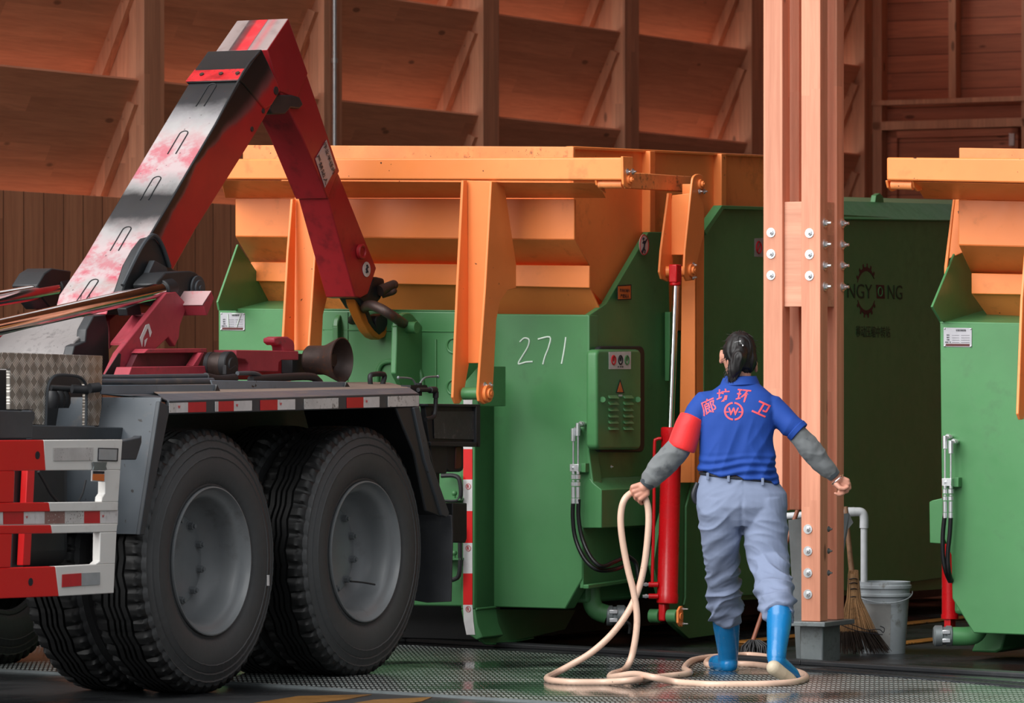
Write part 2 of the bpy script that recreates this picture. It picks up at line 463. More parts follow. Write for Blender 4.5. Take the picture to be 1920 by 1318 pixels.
# steel checker plate let into the yard
pl = Gs([(-400, 1213), (760, 1211), (1330, 1245), (2300, 1303), (2600, 1400), (1500, 1350), (960, 1315), (440, 1283), (-400, 1236)])
o = plate('floor_plate', pl, (0, 0, 0.006), M['checker_floor'], bevel=0, smooth=0)
tag(o, kind='structure')
# rim along the front edge of the plate
rim = MB()
e = Gs([(-400, 1236), (440, 1283), (960, 1315), (1500, 1350)])
for i in range(3):
    d = (e[i + 1] - e[i]); s = Vector((-d.y, d.x, 0)).normalized() * 0.012
    rim.prism([e[i] - s, e[i + 1] - s, e[i + 1] + s, e[i] + s], (0, 0, 0.011))
tag(rim.build('trim_1', M['steel'], smooth=0), kind='structure')
# kerb and sunk rail behind the plate
k = MB()
e = Gs([(-300, 1204), (760, 1204), (1330, 1236), (1500, 1247), (2200, 1288)])
for i in range(len(e) - 1):
    k.prism([e[i], e[i + 1], e[i + 1] + Vector((0.05, 0.10, 0)), e[i] + Vector((0.05, 0.10, 0))], (0, 0, 0.022))
tag(k.build('trim_2', M['black'], smooth=0, bevel=0.005), kind='structure')
# drain channel with its slots, right of the kerb
dr = MB()
e0, e1 = G(1500, 1258), G(1960, 1294)
dv = (e1 - e0); sv = Vector((-dv.y, dv.x, 0)).normalized()
n = 46
for i in range(n):
    p = e0 + dv * (i / n); dr.prism([p, p + dv * (0.5 / n), p + dv * (0.5 / n) + sv * 0.13, p + sv * 0.13], (0, 0, 0.010))
dr.prism([e0 - sv * 0.02, e1 - sv * 0.02, e1, e0], (0, 0, 0.014)); dr.prism([e0 + sv * 0.13, e1 + sv * 0.13, e1 + sv * 0.15, e0 + sv * 0.15], (0, 0, 0.014))
tag(dr.build('trim_3', M['black'], smooth=0), kind='structure')
# worn yellow paint on the asphalt
M['yellow_line'] = paint('worn_yellow_line', rgb(140, 100, 52), 0.35, 1.0, rgb(40, 38, 36), var=0.2, scale=4)
for i, q in enumerate([[(470, 1320), (560, 1306), (697, 1303), (650, 1312), (560, 1322)], [(640, 1323), (700, 1313), (810, 1308), (790, 1316), (720, 1326)]]):
    o = plate('painted_line', Gs(q, 0.0005), (0, 0, 0.003), M['yellow_line'], bevel=0, smooth=0)
    tag(o, ['worn yellow paint stroke on the asphalt left of the plate edge', 'worn yellow paint stroke on the asphalt under the plate edge, the right one'][i], 'road marking', 'worn yellow paint strokes')
# yellow guide rails on the hall floor between the containers
M['rail'] = paint('rail_paint', rgb(166, 110, 46), 0.45, 1.0, rgb(60, 44, 32), var=0.2, scale=3)
for i, (b_, a0, a1, lab) in enumerate([(-9.45, 21.6, 30, 'worn yellow floor rail beside the bucket, the far one from the left container'),
                                       (-10.2, 21.6, 30, 'worn yellow floor rail running back close beside the left container')]):
    o = MB().box(UR((a0 + a1) / 2, b_, 0.006), U * (a1 - a0) / 2, R * 0.05, Z * 0.006).build('guide_rail', M['rail'], bevel=0.006)
    tag(o, lab, 'rail', 'guide rails on the hall floor')

# ---- the louvred timber wall on the left
BW = -15.5; D = 0.1385 * 15.5; DZ = 0.705; Z0 = 2.41
a_cols = [-BW * t for t in (1.576, 1.7145, 1.853, 1.9915, 2.130)]
a_cols = [a_cols[0] - D * 2, a_cols[0] - D] + a_cols + [a_cols[-1] + D * 0.985]
A_END = 35.35
for i, a in enumerate(a_cols):
    mb = MB()
    mb.box(UR(a + 0.12, BW - 0.05, 3.6), U * 0.115, R * 0.055, Z * 3.6)
    mb.box(UR(a + 0.075, BW - 0.33, 3.6), U * 0.035, R * 0.23, Z * 3.6)
    o = mb.build('trim_%d' % (10 + i), M['wood_col'], bevel=0.004, smooth=0)
    tag(o, kind='structure')
n = 30
bays = list(zip([a_cols[0] - D] + a_cols[:-1], a_cols))
for i, (a0, a1) in enumerate(bays):
    for k_ in range(0, 4):
        zt = Z0 + DZ * (k_ + 1)
        # slanted board: top edge at the inner face, bottom leaning outwards
        slope = 0.47
        hgt = 0.71
        t = 0.035
        mb = MB()
        top = UR(0, BW - 0.03, zt); bot = UR(0, BW - 0.03 - slope * hgt, zt - hgt)
        nrm = (R * hgt - Z * slope * hgt).normalized() * t
        x0, x1 = U * (a0 + 0.24), U * (a1 + 0.04)
        mb.prism([top + x0, top + x1, bot + x1, bot + x0], -nrm)
        o = mb.build('trim_%d' % n, M['wood_panel'], bevel=0.003, smooth=0); tag(o, kind='structure'); n += 1
        # batten screwed to the fin under the board, with its screws
        q0 = UR(a1 + 0.035, BW - 0.075, zt - 0.13); q1 = UR(a1 + 0.035, BW - 0.075 - slope * 0.62, zt - 0.13 - 0.66)
        dd = (q1 - q0); sd = (R * dd.length * 0.0 + dd.cross(U)).normalized() * 0.042
        bt = MB().prism([q0 - sd, q0 + sd, q1 + sd, q1 - sd], -U * 0.075)
        for tt in (0.15, 0.5, 0.85): bt.bolt(q0 + dd * tt - U * 0.075, -U, 0.006, 0.008)
        o = bt.build('trim_%d' % n, M['wood_col'], bevel=0.003, smooth=0); tag(o, kind='structure'); n += 1
# knee wall of upright boards
o = MB().box(UR((a_cols[0] - D + A_END) / 2 - 1, BW - 0.14, Z0 / 2), U * ((A_END - a_cols[0] + D) / 2 + 1), R * 0.03, Z * (Z0 / 2)).build('wall_left', M['wood_wall'], bevel=0.003, smooth=0)
tag(o, kind='structure')
# conduit on the third column
cp = B(627, 200, BW + 0.03)
mb = MB().cyl((cp.x, cp.y, 0.0), (cp.x, cp.y, 6.2), 0.016, 14)
for z in (3.35, 1.6): mb.cyl((cp.x, cp.y, z), (cp.x, cp.y, z + 0.03), 0.022, 14)
o = mb.build('conduit_pipe', M['zinc'])
tag(o, 'thin grey metal conduit running up the timber column behind the red arm', 'pipe')

# ---- end wall, with framing and a door
mb = MB().box(UR(A_END + 0.10, -9.0, 3.2), R * 7, U * 0.04, Z * 3.2)
o = mb.build('wall_back', M['wood_end'], bevel=0, smooth=0); tag(o, kind='structure')
fr = MB()
bL = R.dot(A(1650, 300, A_END)); bM = R.dot(A(1790, 100, A_END)); bR = R.dot(A(1918, 100, A_END))
zb = A(1780, 190, A_END).z; zb2 = A(1780, 238, A_END).z
for b_ in (bL, bR + 0.05): fr.box(UR(A_END, b_, 3.2), R * 0.04, U * 0.06, Z * 3.2)
fr.box(UR(A_END, bM, zb + 1.6), R * 0.032, U * 0.055, Z * 1.6)
fr.box(UR(A_END, (bL + bR) / 2 + 0.6, zb), R * 1.3, U * 0.08, Z * 0.02)
fr.box(UR(A_END, (bL + bR) / 2 + 0.6, zb2 + 0.02), R * 1.3, U * 0.06, Z * 0.035)
o = fr.build('trim_4', M['wood_col'], bevel=0.004, smooth=0); tag(o, kind='structure')
d0 = A(1673, 246, A_END); d1 = A(1912, 246, A_END); cdz = d0.z
mb = MB()
bm_ = (R.dot(d0) + R.dot(d1)) / 2; hw = (R.dot(d1) - R.dot(d0)) / 2
mb.box(UR(A_END + 0.02, bm_, cdz / 2), R * hw, U * 0.025, Z * cdz / 2)
mb.box(UR(A_END - 0.02, bm_ - hw + 0.03, cdz / 2), R * 0.03, U * 0.02, Z * cdz / 2)
mb.box(UR(A_END - 0.02, bm_ + hw - 0.03, cdz / 2), R * 0.03, U * 0.02, Z * cdz / 2)
mb.box(UR(A_END - 0.02, bm_, cdz - 0.03), R * hw, U * 0.02, Z * 0.03)
o = mb.build('door_1', M['wood_end'], bevel=0.004, smooth=0); tag(o, kind='structure')
hd = MB().box(A(1897, 262, A_END - 0.05), R * 0.022, U * 0.01, Z * 0.05).build('door_closer', M['zinc'], o, bevel=0.003)
# right-hand side wall and the roof of the hall
M['wall_grey'] = plain('grey_render', rgb(96, 98, 100), .9)
o = MB().box(UR(27.3, -2.2, 3.6), U * 8.7, R * 0.05, Z * 3.6).build('wall_right', M['wall_grey'], smooth=0); tag(o, kind='structure')
# roof; between it and the top of the louvres the left wall is left open, for light on the rods
def slab(a0, a1, b0, b1): roof.box(UR((a0 + a1) / 2, (b0 + b1) / 2, 7.2), U * (a1 - a0) / 2, R * (b1 - b0) / 2, Z * 0.06)
roof = MB(); slab(18.6, 23.6, -16.2, -1.8); slab(25.7, 35.6, -16.2, -1.8); slab(23.6, 25.7, -12.7, -1.8); slab(23.6, 25.7, -16.2, -15.4)   # gap added in the unseen roof to put a highlight on the rods
o = roof.build('ceiling', M['wood_dark'], smooth=0); tag(o, kind='structure')
# ============================================================ THE COMPACTOR CONTAINERS
AF = 20.55          # plane of the container fronts
def pin_disc(mb, p, ax, r=0.045, h=0.018):
    mb.cyl(p, p + ax * h, r, 24); mb.cyl(p + ax * h, p + ax * (h + 0.012), r * 0.6, 20)
    mb.cyl(p + ax * (h + 0.012), p + ax * (h + 0.016), r * 0.26, 12)

c1 = thing('waste_compactor', UR(AF + 0.4, -11.6, 0), 'green container with orange hopper and chalked number on its front, behind the truck and hook', 'waste container', 'green and orange compactor containers')

# --- body
BR, BL_ = -10.60, -12.60
body = MB()
body.prism(As(AF, [(409, 579), (868, 584), (868, 1137), (409, 1130)]), U * 0.42)
body.build('front_panel', M['green'], c1, bevel=0.008)
MB().prism(As(AF + 0.18, [(890, 588), (1105, 590), (1104, 845), (1112, 905), (1128, 918), (1128, 990), (1093, 990), (1092, 1085), (1060, 1142), (890, 1137)]), U * 0.10).build('front_panel', M['green'], c1, bevel=0.006)
# top ledge of the front
MB().prism([A(605, 581, AF), A(868, 584, AF), A(868, 584, AF) + U * .35, A(605, 581, AF) + U * .35], Z * 0.006).build('top_ledge', M['green'], c1)
# corner post with reflector tape, curved to a skid at the foot
post = [(865, 722), (890, 700), (890, 1140), (897, 1175), (912, 1205), (895, 1203), (878, 1190), (869, 1165), (863, 1140)]
cb = R.dot(A(890, 900, AF - 0.02))
mb = MB(); mb.prism(As(AF - 0.02, [(865, 722), (890, 722), (890, 1142), (864, 1142)]), U * 0.22)
mb.prism(As(AF - 0.02, [(864, 1142), (890, 1142), (895, 1172), (905, 1195), (893, 1200), (878, 1190), (869, 1168)]), U * 0.22)
pf = mb.build('corner_post', M['green'], c1, bevel=0.006)
mb = MB()
yy = [726, 757, 842, 899, 958, 1018, 1075, 1134, 1190]
for i in range(len(yy) - 1):
    x0, x1 = 868.5, 885.5
    q = [(x0, yy[i]), (x1, yy[i]), (x1, yy[i + 1]), (x0, yy[i + 1])]
    if i == 0: q = [(x0, 726), (x1 - 5, 726), (x1 - 1, 730), (x1, 738), (x1, 757), (x0, 757)]
    if i == 7: q = [(x0 - .5, 1134), (x1, 1134), (x1 + 2, 1165), (x1 + 5, 1190), (x0 + 6, 1190), (x0 + 1, 1165)]
    mb.prism(As(AF - 0.0235, q), U * 0.003, [0, 0, 1, 0, 1, 0, 1, 0][i])
tp = mb.build('reflector_tape', [M['white'], M['guard_red']], c1, smooth=0)
for y in (912, 1028, 1142):
    p = A(878, y, AF - 0.025)
    ring = MB().tube([p + (R * math.cos(t) + Z * math.sin(t)) * 0.0135 for t in [2 * PI * k / 20 for k in range(20)]], 0.0012, 6, closed=True)
    ring.build('tape_mark', M['stick_red'], tp)
    text('tape_mark', 'R', p, R, Z, 0.016, M['stick_red'], tp)
# dark side of the corner post
mb = MB(); mb.prism(Bs(cb, [(890, 705), (931, 700), (931, 1139), (893, 1142)]), -R * 0.02)
mb.build('side_plate', M['green'], c1, bevel=0.004)
mb = MB(); mb.prism(Bs(cb, [(893, 1142), (1080, 1143), (1060, 1180), (960, 1203), (920, 1207), (905, 1203), (897, 1185)]), -R * 0.02)
mb.tube(Bs(cb + 0.005, [(893, 1142), (931, 1138)]), 0.006)
mb.tube(Bs(cb + 0.005, [(895, 1180), (905, 1203), (920, 1207), (960, 1203), (1000, 1196)]), 0.006, smooth=5)
mb.build('skid', M['green'], c1, bevel=0.004)
# hidden mass of the body
mb = MB()
mb.prism([UR(AF + 0.32, BR - 0.07, 0.22), UR(AF + 6.6, BR - 0.07, 0.22), UR(AF + 6.6, BL_, 0.22), UR(AF + 0.3, BL_, 0.22)], Z * 1.35)
mb.build('body', M['green'], c1, bevel=0.02)
MB().box(UR(AF + 3.3, -11.86, .125), U * 2.95, R * .68, Z * .10).build('base_frame', M['black'], c1)
# side sheet with the tall ear, and the set-back sheet below it
BLo = R.dot(A(1093, 1040, AF + .18))
mb = MB(); mb.prism(Bs(BR, [(1106, 590), (1137, 569), (1216, 435), (1252, 435), (1256, 600), (1254, 990), (1106, 990)]), -R * 0.03)
sp = mb.build('side_sheet', M['green'], c1, bevel=0.003)
MB().prism(Bs(BLo, [(1094, 980), (1254, 960), (1252, 1090), (1190, 1090), (1094, 1103)]), -R * .02).build('side_sheet', M['green'], c1, bevel=.003)
MB().prism(Bs(BLo + .02, [(1093, 1096), (1190, 1083), (1190, 1090), (1093, 1104)]), R * 0.03).build('sheet_lip', M['green'], sp, bevel=0.004)
MB().prism(Bs(BR + 0.01, [(1246, 585), (1253, 585), (1253, 705), (1246, 715)]), R * 0.03).build('sheet_lip', M['green'], sp, bevel=0.004)
# ledge box under the control cabinet
q = As(AF + .179, [(1106, 896), (1112, 905), (1128, 918), (1128, 990), (1093, 990), (1096, 905)])
MB().prism(q, U * 0.75).build('ledge_box', M['green'], c1, bevel=0.004)

# control cabinet
def rrect(x0, y0, x1, y1, rx, ry, n=4):
    return arc(x1 - rx, y0 + ry, rx, ry, 90, 0, n) + arc(x1 - rx, y1 - ry, rx, ry, 0, -90, n) + arc(x0 + rx, y1 - ry, rx, ry, -90, -180, n) + arc(x0 + rx, y0 + ry, rx, ry, 180, 90, n)
cab = MB().prism(Bs(BR + 0.022, rrect(1112, 649, 1199, 848, 8, 14)), R * 0.03).build('cabinet_gasket', M['rubber'], c1, bevel=0.006)
door = MB().prism(Bs(BR + 0.095, rrect(1119, 655, 1203, 843, 7, 11)), -R * 0.06).build('cabinet_door', M['green'], c1, bevel=0.014, seg=3)
mb = MB()
for x in (1149, 1177):
    for k_ in range(6):
        y = 745 + k_ * 11.8
        c = B(x, y, BR + 0.096); w_ = (B(x + 8.2, y, BR + .096) - B(x - 8.2, y, BR + .096)) / 2
        mb.prism([c - w_ + Z * .010, c + w_ + Z * .010, c + w_ - Z * .006 + R * .014, c - w_ - Z * .006 + R * .014], -R * 0.012)
mb.build_each('louver_vent', M['green'], door, bevel=0.002)
mb = MB()
for x in (1130, 1196):
    mb.cyl(B(x, 749, BR + 0.09), B(x, 749, BR + 0.104), 0.014, 16)
mb.build_each('cabinet_lock', M['green'], door)
def bdecal(name, pts, b, mat, parent, t=0.0015): return MB().prism(Bs(b, pts), -R * t).build(name, mat, parent, smooth=0)
def adecal(name, pts, a, mat, parent, t=0.0015): return MB().prism(As(a, pts), U * t).build(name, mat, parent, smooth=0)
b_d = BR + 0.0975
st = bdecal('warning_sticker', [(1142, 660), (1183, 659), (1183, 692), (1142, 692)], b_d, M['white'], door)
SYM = [('stick_red', '!'), ('ink', 'i'), ('green', 'A')]
for i, x in enumerate((1150.5, 1163.5, 1175.5)):
    p = B(x, 675, b_d + 0.001)
    MB().tube([p + (U * math.cos(t) + Z * math.sin(t)) * 0.021 for t in [2 * PI * k / 22 for k in range(22)]], 0.004, 6, closed=True).build('sticker_symbol', M[SYM[i][0]], st)
    MB().cyl(p + Z * .004, p + Z * .004 + R * .001, 0.011, 16).build('sticker_symbol', M[SYM[i][0]], st)
text('sticker_print', '禁止  注意  必须', B(1163, 687.5, b_d + .001), U, Z, 0.008, M['ink'], st)
tri = bdecal('warning_triangle', [(1163, 711), (1171, 737), (1155, 737)], b_d + .001, M['ink'], door)
bdecal('triangle_face', [(1163, 716), (1168.6, 735), (1157.6, 735)], b_d + .002, M['orange_sign'], tri)
text('sticker_print', '有电危险', B(1163, 741.5, b_d + .001), U, Z, 0.010, M['white'], tri)
# round sign and orange warning sign on the ear
p = B(1207, 459, BR + 0.024)
sg = MB().cyl(p, p + R * .002, 0.052, 32).build('round_sign', M['white'], c1)
MB().tube([p + R * .002 + (U * math.cos(t) + Z * math.sin(t)) * 0.049 for t in [2 * PI * k / 30 for k in range(30)]], 0.0028, 6, closed=True).build('sign_ring', M['stick_red'], sg)
mb = MB()
pp = lambda u, z: p + R * .0035 + U * u + Z * z
mb.ball(pp(-.012, .030), .007, 10)
mb.tube([pp(-.008, .020), pp(0, .0), pp(-.004, -.018)], .0045, 8)
mb.tube([pp(-.004, -.018), pp(.008, -.028), pp(.004, -.042)], .0035, 8); mb.tube([pp(-.004, -.018), pp(-.014, -.030), pp(-.02, -.040)], .0035, 8)
mb.tube([pp(-.006, .014), pp(.012, .016), pp(.022, .026)], .003, 8); mb.tube([pp(-.006, .014), pp(-.02, .008)], .003, 8)
mb.tube([pp(-.030, -.036), pp(.034, .034)], .0022, 6)
mb.build('sign_figure', M['ink'], sg)
osg = bdecal('orange_sign', [(1158, 535), (1184, 533), (1184, 562), (1158, 563)], BR + .024, M['ink'], c1)
bdecal('sign_face', [(1159.5, 537), (1182.5, 535.5), (1182.5, 560), (1159.5, 561)], BR + .0255, M['orange_sign'], osg)
text('sign_print', '作业区域内', B(1171, 544.5, BR + .026), U, Z, 0.017, M['ink'], osg, width=0.105)
text('sign_print', '严禁站人', B(1171, 555, BR + .026), U, Z, 0.019, M['ink'], osg, width=0.095)

# chalk number
an = AF + 0.179
ch = MB()
def stroke(pts, r=0.0042):
    ch.tube(As(an, pts), r, 6, smooth=4)
stroke([(975, 641), (983, 634), (992, 637), (990, 650), (980, 667), (972, 682), (986, 679), (999, 678)])
stroke([(1009, 636), (1031, 632), (1029, 650), (1022, 668), (1018, 683)])
stroke([(1061, 632), (1058, 655), (1053, 682)])
ch.build('chalk_number', M['chalk'], c1)
# maker's plate
def name_plate(x0, y0, x1, y1, a, parent, chalk=False):
    pl_ = MB().prism(As(a, [(x0, y0), (x1, y0 + 1), (x1, y1), (x0, y1 - 1)]), U * 0.002).build('maker_plate', M['plate_grey'], parent, bevel=0.001)
    W, H = x1 - x0, y1 - y0
    adecal('plate_band', [(x0 + W * .08, y0 + H * .82), (x1 - W * .08, y0 + H * .83), (x1 - W * .08, y0 + H * .95), (x0 + W * .08, y0 + H * .94)], a - .0015, M['maroon'], pl_)
    text('plate_print', '垃圾压缩设备', A(x0 + W * .62, y0 + H * .14, a - .001), R, Z, 0.010, M['ink'], pl_, width=W * .36 * .0026)
    for k_ in range(4):
        text('plate_print', ['型号', '编号', '日期', '制造厂名'][k_], A(x0 + W * .16, y0 + H * (.38 + k_ * .12), a - .001), R, Z, 0.0065, M['ink'], pl_)
        adecal('plate_rule', [(x0 + W * .30, y0 + H * (.395 + k_ * .12)), (x0 + W * .56, y0 + H * (.395 + k_ * .12)), (x0 + W * .56, y0 + H * (.41 + k_ * .12)), (x0 + W * .30, y0 + H * (.41 + k_ * .12))], a - .001, M['ink'], pl_, 0.0005)
        adecal('plate_rule', [(x0 + W * .62, y0 + H * (.395 + k_ * .12)), (x0 + W * .92, y0 + H * (.395 + k_ * .12)), (x0 + W * .92, y0 + H * (.41 + k_ * .12)), (x0 + W * .62, y0 + H * (.41 + k_ * .12))], a - .001, M['ink'], pl_, 0.0005)
    mb = MB()
    for fx, fy in ((.04, .05), (.96, .07), (.04, .93), (.96, .95)): mb.ball(A(x0 + W * fx, y0 + H * fy, a - .002), 0.004, 8)
    mb.build_each('plate_rivet', M['zinc'], pl_)
    if chalk:
        c_ = MB(); c_.tube(As(a - .003, [(x0 + W * .30, y0 + H * .08), (x0 + W * .34, y0 + H * .8)]), .0022, 6)
        c_.tube(As(a - .003, [(x0 + W * .48, y0 + H * .08), (x0 + W * .84, y0 + H * .08), (x0 + W * .66, y0 + H * .8)]), .0022, 6)
        c_.build('chalk_mark', M['chalk'], pl_)
    return pl_
name_plate(413, 586, 459, 620, AF - .003, c1, True)

# cheek plates, bail bar and recess on the front
b1 = R.dot(A(748, 640, AF))
b0 = R.dot(A(640, 640, AF))
mb = MB()
aC = AF - 0.28
cr = MB().prism([B(x, y, b1 + 0.13) for x, y in ([(745, 612)] + arc(764, 612, 19, 26, 180, 40, 8) + [(815, 640), (814, 722), (760, 735), (742, 700)])], -R * 0.03)
cr.build('cheek_plate', M['green'], c1, bevel=0.005)
cl = MB().prism([B(x, y, b0 - 0.0) for x, y in ([(633, 612)] + arc(650, 612, 17, 29, 180, 10, 8) + [(690, 660), (690, 722), (650, 735), (634, 700)])], -R * 0.03)
cl.build('cheek_plate', M['green'], c1, bevel=0.005)
pr = B(763, 614, b1 + .13); plf = B(652, 616, b0)
mb = MB(); mb.cyl(pr - R * .05, pr + R * .05, 0.028, 24); mb.cyl(pr + R * .05, pr + R * .056, 0.03, 24)
mb.cyl(plf - R * .03, plf + R * .05, 0.028, 24)
mb.build_each('bail_pin', M['green'], c1, bevel=0.002)
H0 = B(700, 578, -11.80)
bail = [pr - R * .03, pr - R * .06, P(757, 607, pr.y - .01), P(735, 592, 23.2), P(712, 578, 23.2), P(690, 573, 23.3), P(670, 590, 23.6), P(656, 610, plf.y), plf + R * .02]
MB().tube(bail[:3] , 0.0245, 16, smooth=5).build('bail_bar', M['green'], c1)
MB().tube(bail[2:], 0.025, 16, smooth=6).build('bail_bar', M['rust'], c1)
# recessed arch and upright plate with round holes
mb = MB()
mb.tube(As(AF - .012, [(707, 720), (708, 700), (716, 682), (735, 677), (765, 677), (780, 684), (788, 700), (792, 722)]), 0.012, 10, smooth=4)
mb.build('step_arch', M['green'], c1)
mb = MB()
for y in (648, 726): mb.tube([A(850, y, AF - .002) + (R * math.cos(t) + Z * math.sin(t)) * 0.036 for t in [2 * PI * k / 24 for k in range(24)]], 0.006, 8, closed=True)
mb.tube(As(AF - .002, [(605, 618), (868, 622)]), 0.003, 6); mb.tube(As(AF - .004, [(817, 636), (817, 735)]), 0.006, 6)
mb.build('weld_beads', M['green'], c1)
# dark inset between the cheeks
mb = MB().prism(As(AF - .004, [(608, 585), (652, 585), (652, 730), (608, 730)]), U * 0.003); mb.build('front_panel', M['green'], c1)
# low hand rails and eyes beside the mudflap
mb = MB()
mb.tube(As(AF - .05, [(828, 892), (852, 892), (862, 902), (862, 935), (835, 938)]), .011, 10, smooth=4)
mb.tube(As(AF - .05, [(862, 985), (862, 1070), (852, 1086), (840, 1086)]), .011, 10, smooth=4)
mb.build_each('hand_rail', M['rubber'], c1)
mb = MB()
for y in (928, 1040):
    mb.prism(As(AF - .06, [(830, y + 6), (863, y + 6), (863, y + 10), (830, y + 10)]), U * .06); mb.ball(A(852, y - 3, AF - .04), 0.014, 12); mb.cyl(A(852, y - 3, AF - .04), A(852, y + 8, AF - .04), .008, 10)
mb.build_each('tie_eye', M['green'], c1, k=3)

# ---- hopper
HB0 = -10.70
def strip(rows, a, mat, parent, name='hopper_panel', t=0.02, bevel=0.004):
    return MB().prism(As(a, rows), U * t).build(name, mat, parent, bevel)
def slope(name, e0, e1, a0, a1, mat, parent, t=0.015):
    """sheet between edge e0 (pixels, plane a0) and edge e1 (pixels, plane a1)"""
    p = [A(*e0[0], a0), A(*e0[1], a0), A(*e1[1], a1), A(*e1[0], a1)]
    return MB().prism(p, U * t).build(name, mat, parent, 0.003)
hp = c1
strip([(455, 272), (1075, 275), (1075, 300), (455, 300)], AF + .0, M['orange_dirty'], hp, 'hopper_rim')
beam = MB(); q = [A(424, 298, AF - .32), A(1168, 295, AF - .32), A(1168, 338, AF - .32), A(412, 336, AF - .32)]
beam.prism(q, U * 0.10); bo = beam.build('hopper_beam', M['orange'], hp, bevel=0.008)
slope('hopper_soffit', [(414, 338), (1120, 343)], [(422, 371), (1134, 371)], AF - .30, AF - .02, M['orange'], hp)
strip([(441, 371), (1077, 373), (1077, 449), (441, 443)], AF - .01, M['orange'], hp)
slope('hopper_slope', [(441, 443), (1077, 449)], [(470, 492), (1105, 498)], AF - .01, AF + .22, M['orange'], hp)
strip([(470, 491), (1105, 498), (1105, 540), (470, 527)], AF + .18, M['orange'], hp)
slope('hopper_slope', [(470, 527), (1105, 539)], [(505, 600), (1140, 612)], AF + .20, AF + .40, M['orange'], hp)
MB().prism([UR(AF + .46, HB0 - .03, 1.5), UR(AF + 2.15, HB0 - .03, 1.5), UR(AF + 2.15, -12.5, 1.5), UR(AF + .46, -12.5, 1.5)], Z * .85).build('hopper_core', M['orange'], hp, bevel=0)
# long side of the hopper
HB = -10.66
mb = MB(); mb.prism(Bs(HB, [(1074, 275), (1229, 282), (1450, 291), (1450, 620), (1180, 620), (1105, 540), (1077, 449)]), -R * 0.02)
mb.build('hopper_side', M['orange'], hp, bevel=0.003)
mb = MB()
for x0, x1, yt, yb in ((1219, 1229, 283, 436), (1353, 1362, 288, 400)):
    mb.prism(Bs(HB + .045, [(x0, yt), (x1, yt), (x1, yb), (x0, yb)]), -R * 0.06)
mb.prism(Bs(HB + .02, [(1074, 274), (1450, 291), (1450, 296), (1074, 280)]), -R * 0.04)
mb.build_each('hopper_rib', M['orange'], hp, bevel=0.004)
# inner far cheek of the left side
MB().prism(Bs(BL_ + .12, [(447, 458), (532, 584), (412, 582), (409, 566)]), -R * .012).build('inner_cheek', M['green'], c1, bevel=0.002)
MB().prism([A(410, 578, AF), A(600, 580, AF), A(560, 552, AF + .55), A(411, 552, AF + .55)], -Z * .012).build('sill', M['green'], c1, bevel=0.003)

# ---- lifting arms on the front
def lift_arm(plate_px, left_px, right_px, parent, a=AF - .36, pin=None):
    pb = MB().prism(As(a + .02, plate_px), U * 0.014)
    arm = pb.build('lift_arm', M['orange'], parent, bevel=0.003)
    bl = R.dot(A(*left_px[1], a + .01)); br = R.dot(A(*right_px[0], a + .01))
    MB().prism(Bs(bl, left_px), -R * 0.014).build('arm_flange', M['orange'], arm, bevel=0.003)
    MB().prism(Bs(br, right_px), -R * 0.014).build('arm_flange', M['orange'], arm, bevel=0.003)
    if pin:
        p = B(pin[0], pin[1], br); mb = MB(); pin_disc(mb, p, R, 0.042); mb.build('arm_pin', M['orange'], arm, bevel=0.002)
        mb = MB(); mb.bolt(B(pin[0] - 2, pin[1] - 16, br), R, .009, .008); mb.bolt(B(pin[0] + 8, pin[1] - 16, br), R, .009, .008)
        mb.build_each('arm_bolt', M['zinc'], arm, k=3)
        MB().cyl(p - R * .12, p, 0.03, 20).build('arm_shaft', M['green'], arm)
    return arm
lift_arm([(874, 338), (922, 340), (913, 540), (899, 681), (871, 681), (877, 540)],
         [(869, 338), (876, 338), (880, 681), (868, 748), (862, 757), (855, 757), (850, 745), (859, 540)],
         [(922, 340), (945, 342), (968, 494), (968, 540), (952, 545), (938, 565), (931, 600), (924, 742), (919, 754), (908, 758), (899, 752), (897, 738), (911, 540)],
         c1, pin=(911, 738))
lift_arm([(553, 360), (603, 360), (592, 475), (580, 657), (541, 657), (547, 475)],
         [(549, 373), (555, 373), (552, 657), (545, 720), (530, 720), (531, 657), (541, 475)],
         [(600, 345), (628, 345), (650, 494), (650, 535), (630, 538), (615, 552), (606, 590), (601, 700), (578, 700), (580, 657), (592, 475)],
         c1, a=AF - .34)
# mitred green block between the tines
lb_ = MB().prism(As(AF - .30, [(868, 720), (897, 686), (897, 762), (868, 762)]), U * .28).build('latch_block', M['green'], c1, bevel=0.004)
MB().prism(As(AF - .302, [(869, 727), (881, 727), (885.5, 734), (885.5, 761), (869, 761)]), U * .002).build('reflector_tape', M['white'], lb_, smooth=0)

# ---- linkage at the right corner of the hopper
ab = AF - .30
bb = R.dot(A(1168, 320, AF - .32)) + .002
mb = MB(); mb.prism(Bs(bb + .01, [(1168, 293), (1187, 294), (1187, 335)] + arc(1178, 340, 9, 13, 0, -180, 8)[1:-1] + [(1169, 335)]), -R * .012)
br_ = mb.build('end_bracket', M['orange'], c1, bevel=0.003)
mb = MB(); pin_disc(mb, B(1179, 337, bb + .01), R, .022, .01); mb.build('bracket_pin', M['orange'], br_)
mb = MB(); mb.bolt(B(1176, 322, bb + .01), R, .009, .01); mb.bolt(B(1186, 322, bb + .01), R, .009, .01); mb.build_each('bracket_bolt', M['zinc'], br_, k=3)
rl = MB(); p0 = A(1124, 345, ab + .02); p1 = A(1168, 345, ab + .02)
rl.cyl(p0, p1, 0.021, 20); rl.build('roller', M['orange_dirty'], c1)
MB().prism(Bs(R.dot(p0), [(1118, 336), (1128, 336), (1137, 362), (1128, 356), (1120, 347)]), -R * .01).build('roller_bracket', M['orange'], c1, bevel=0.002)
b_l = -10.47
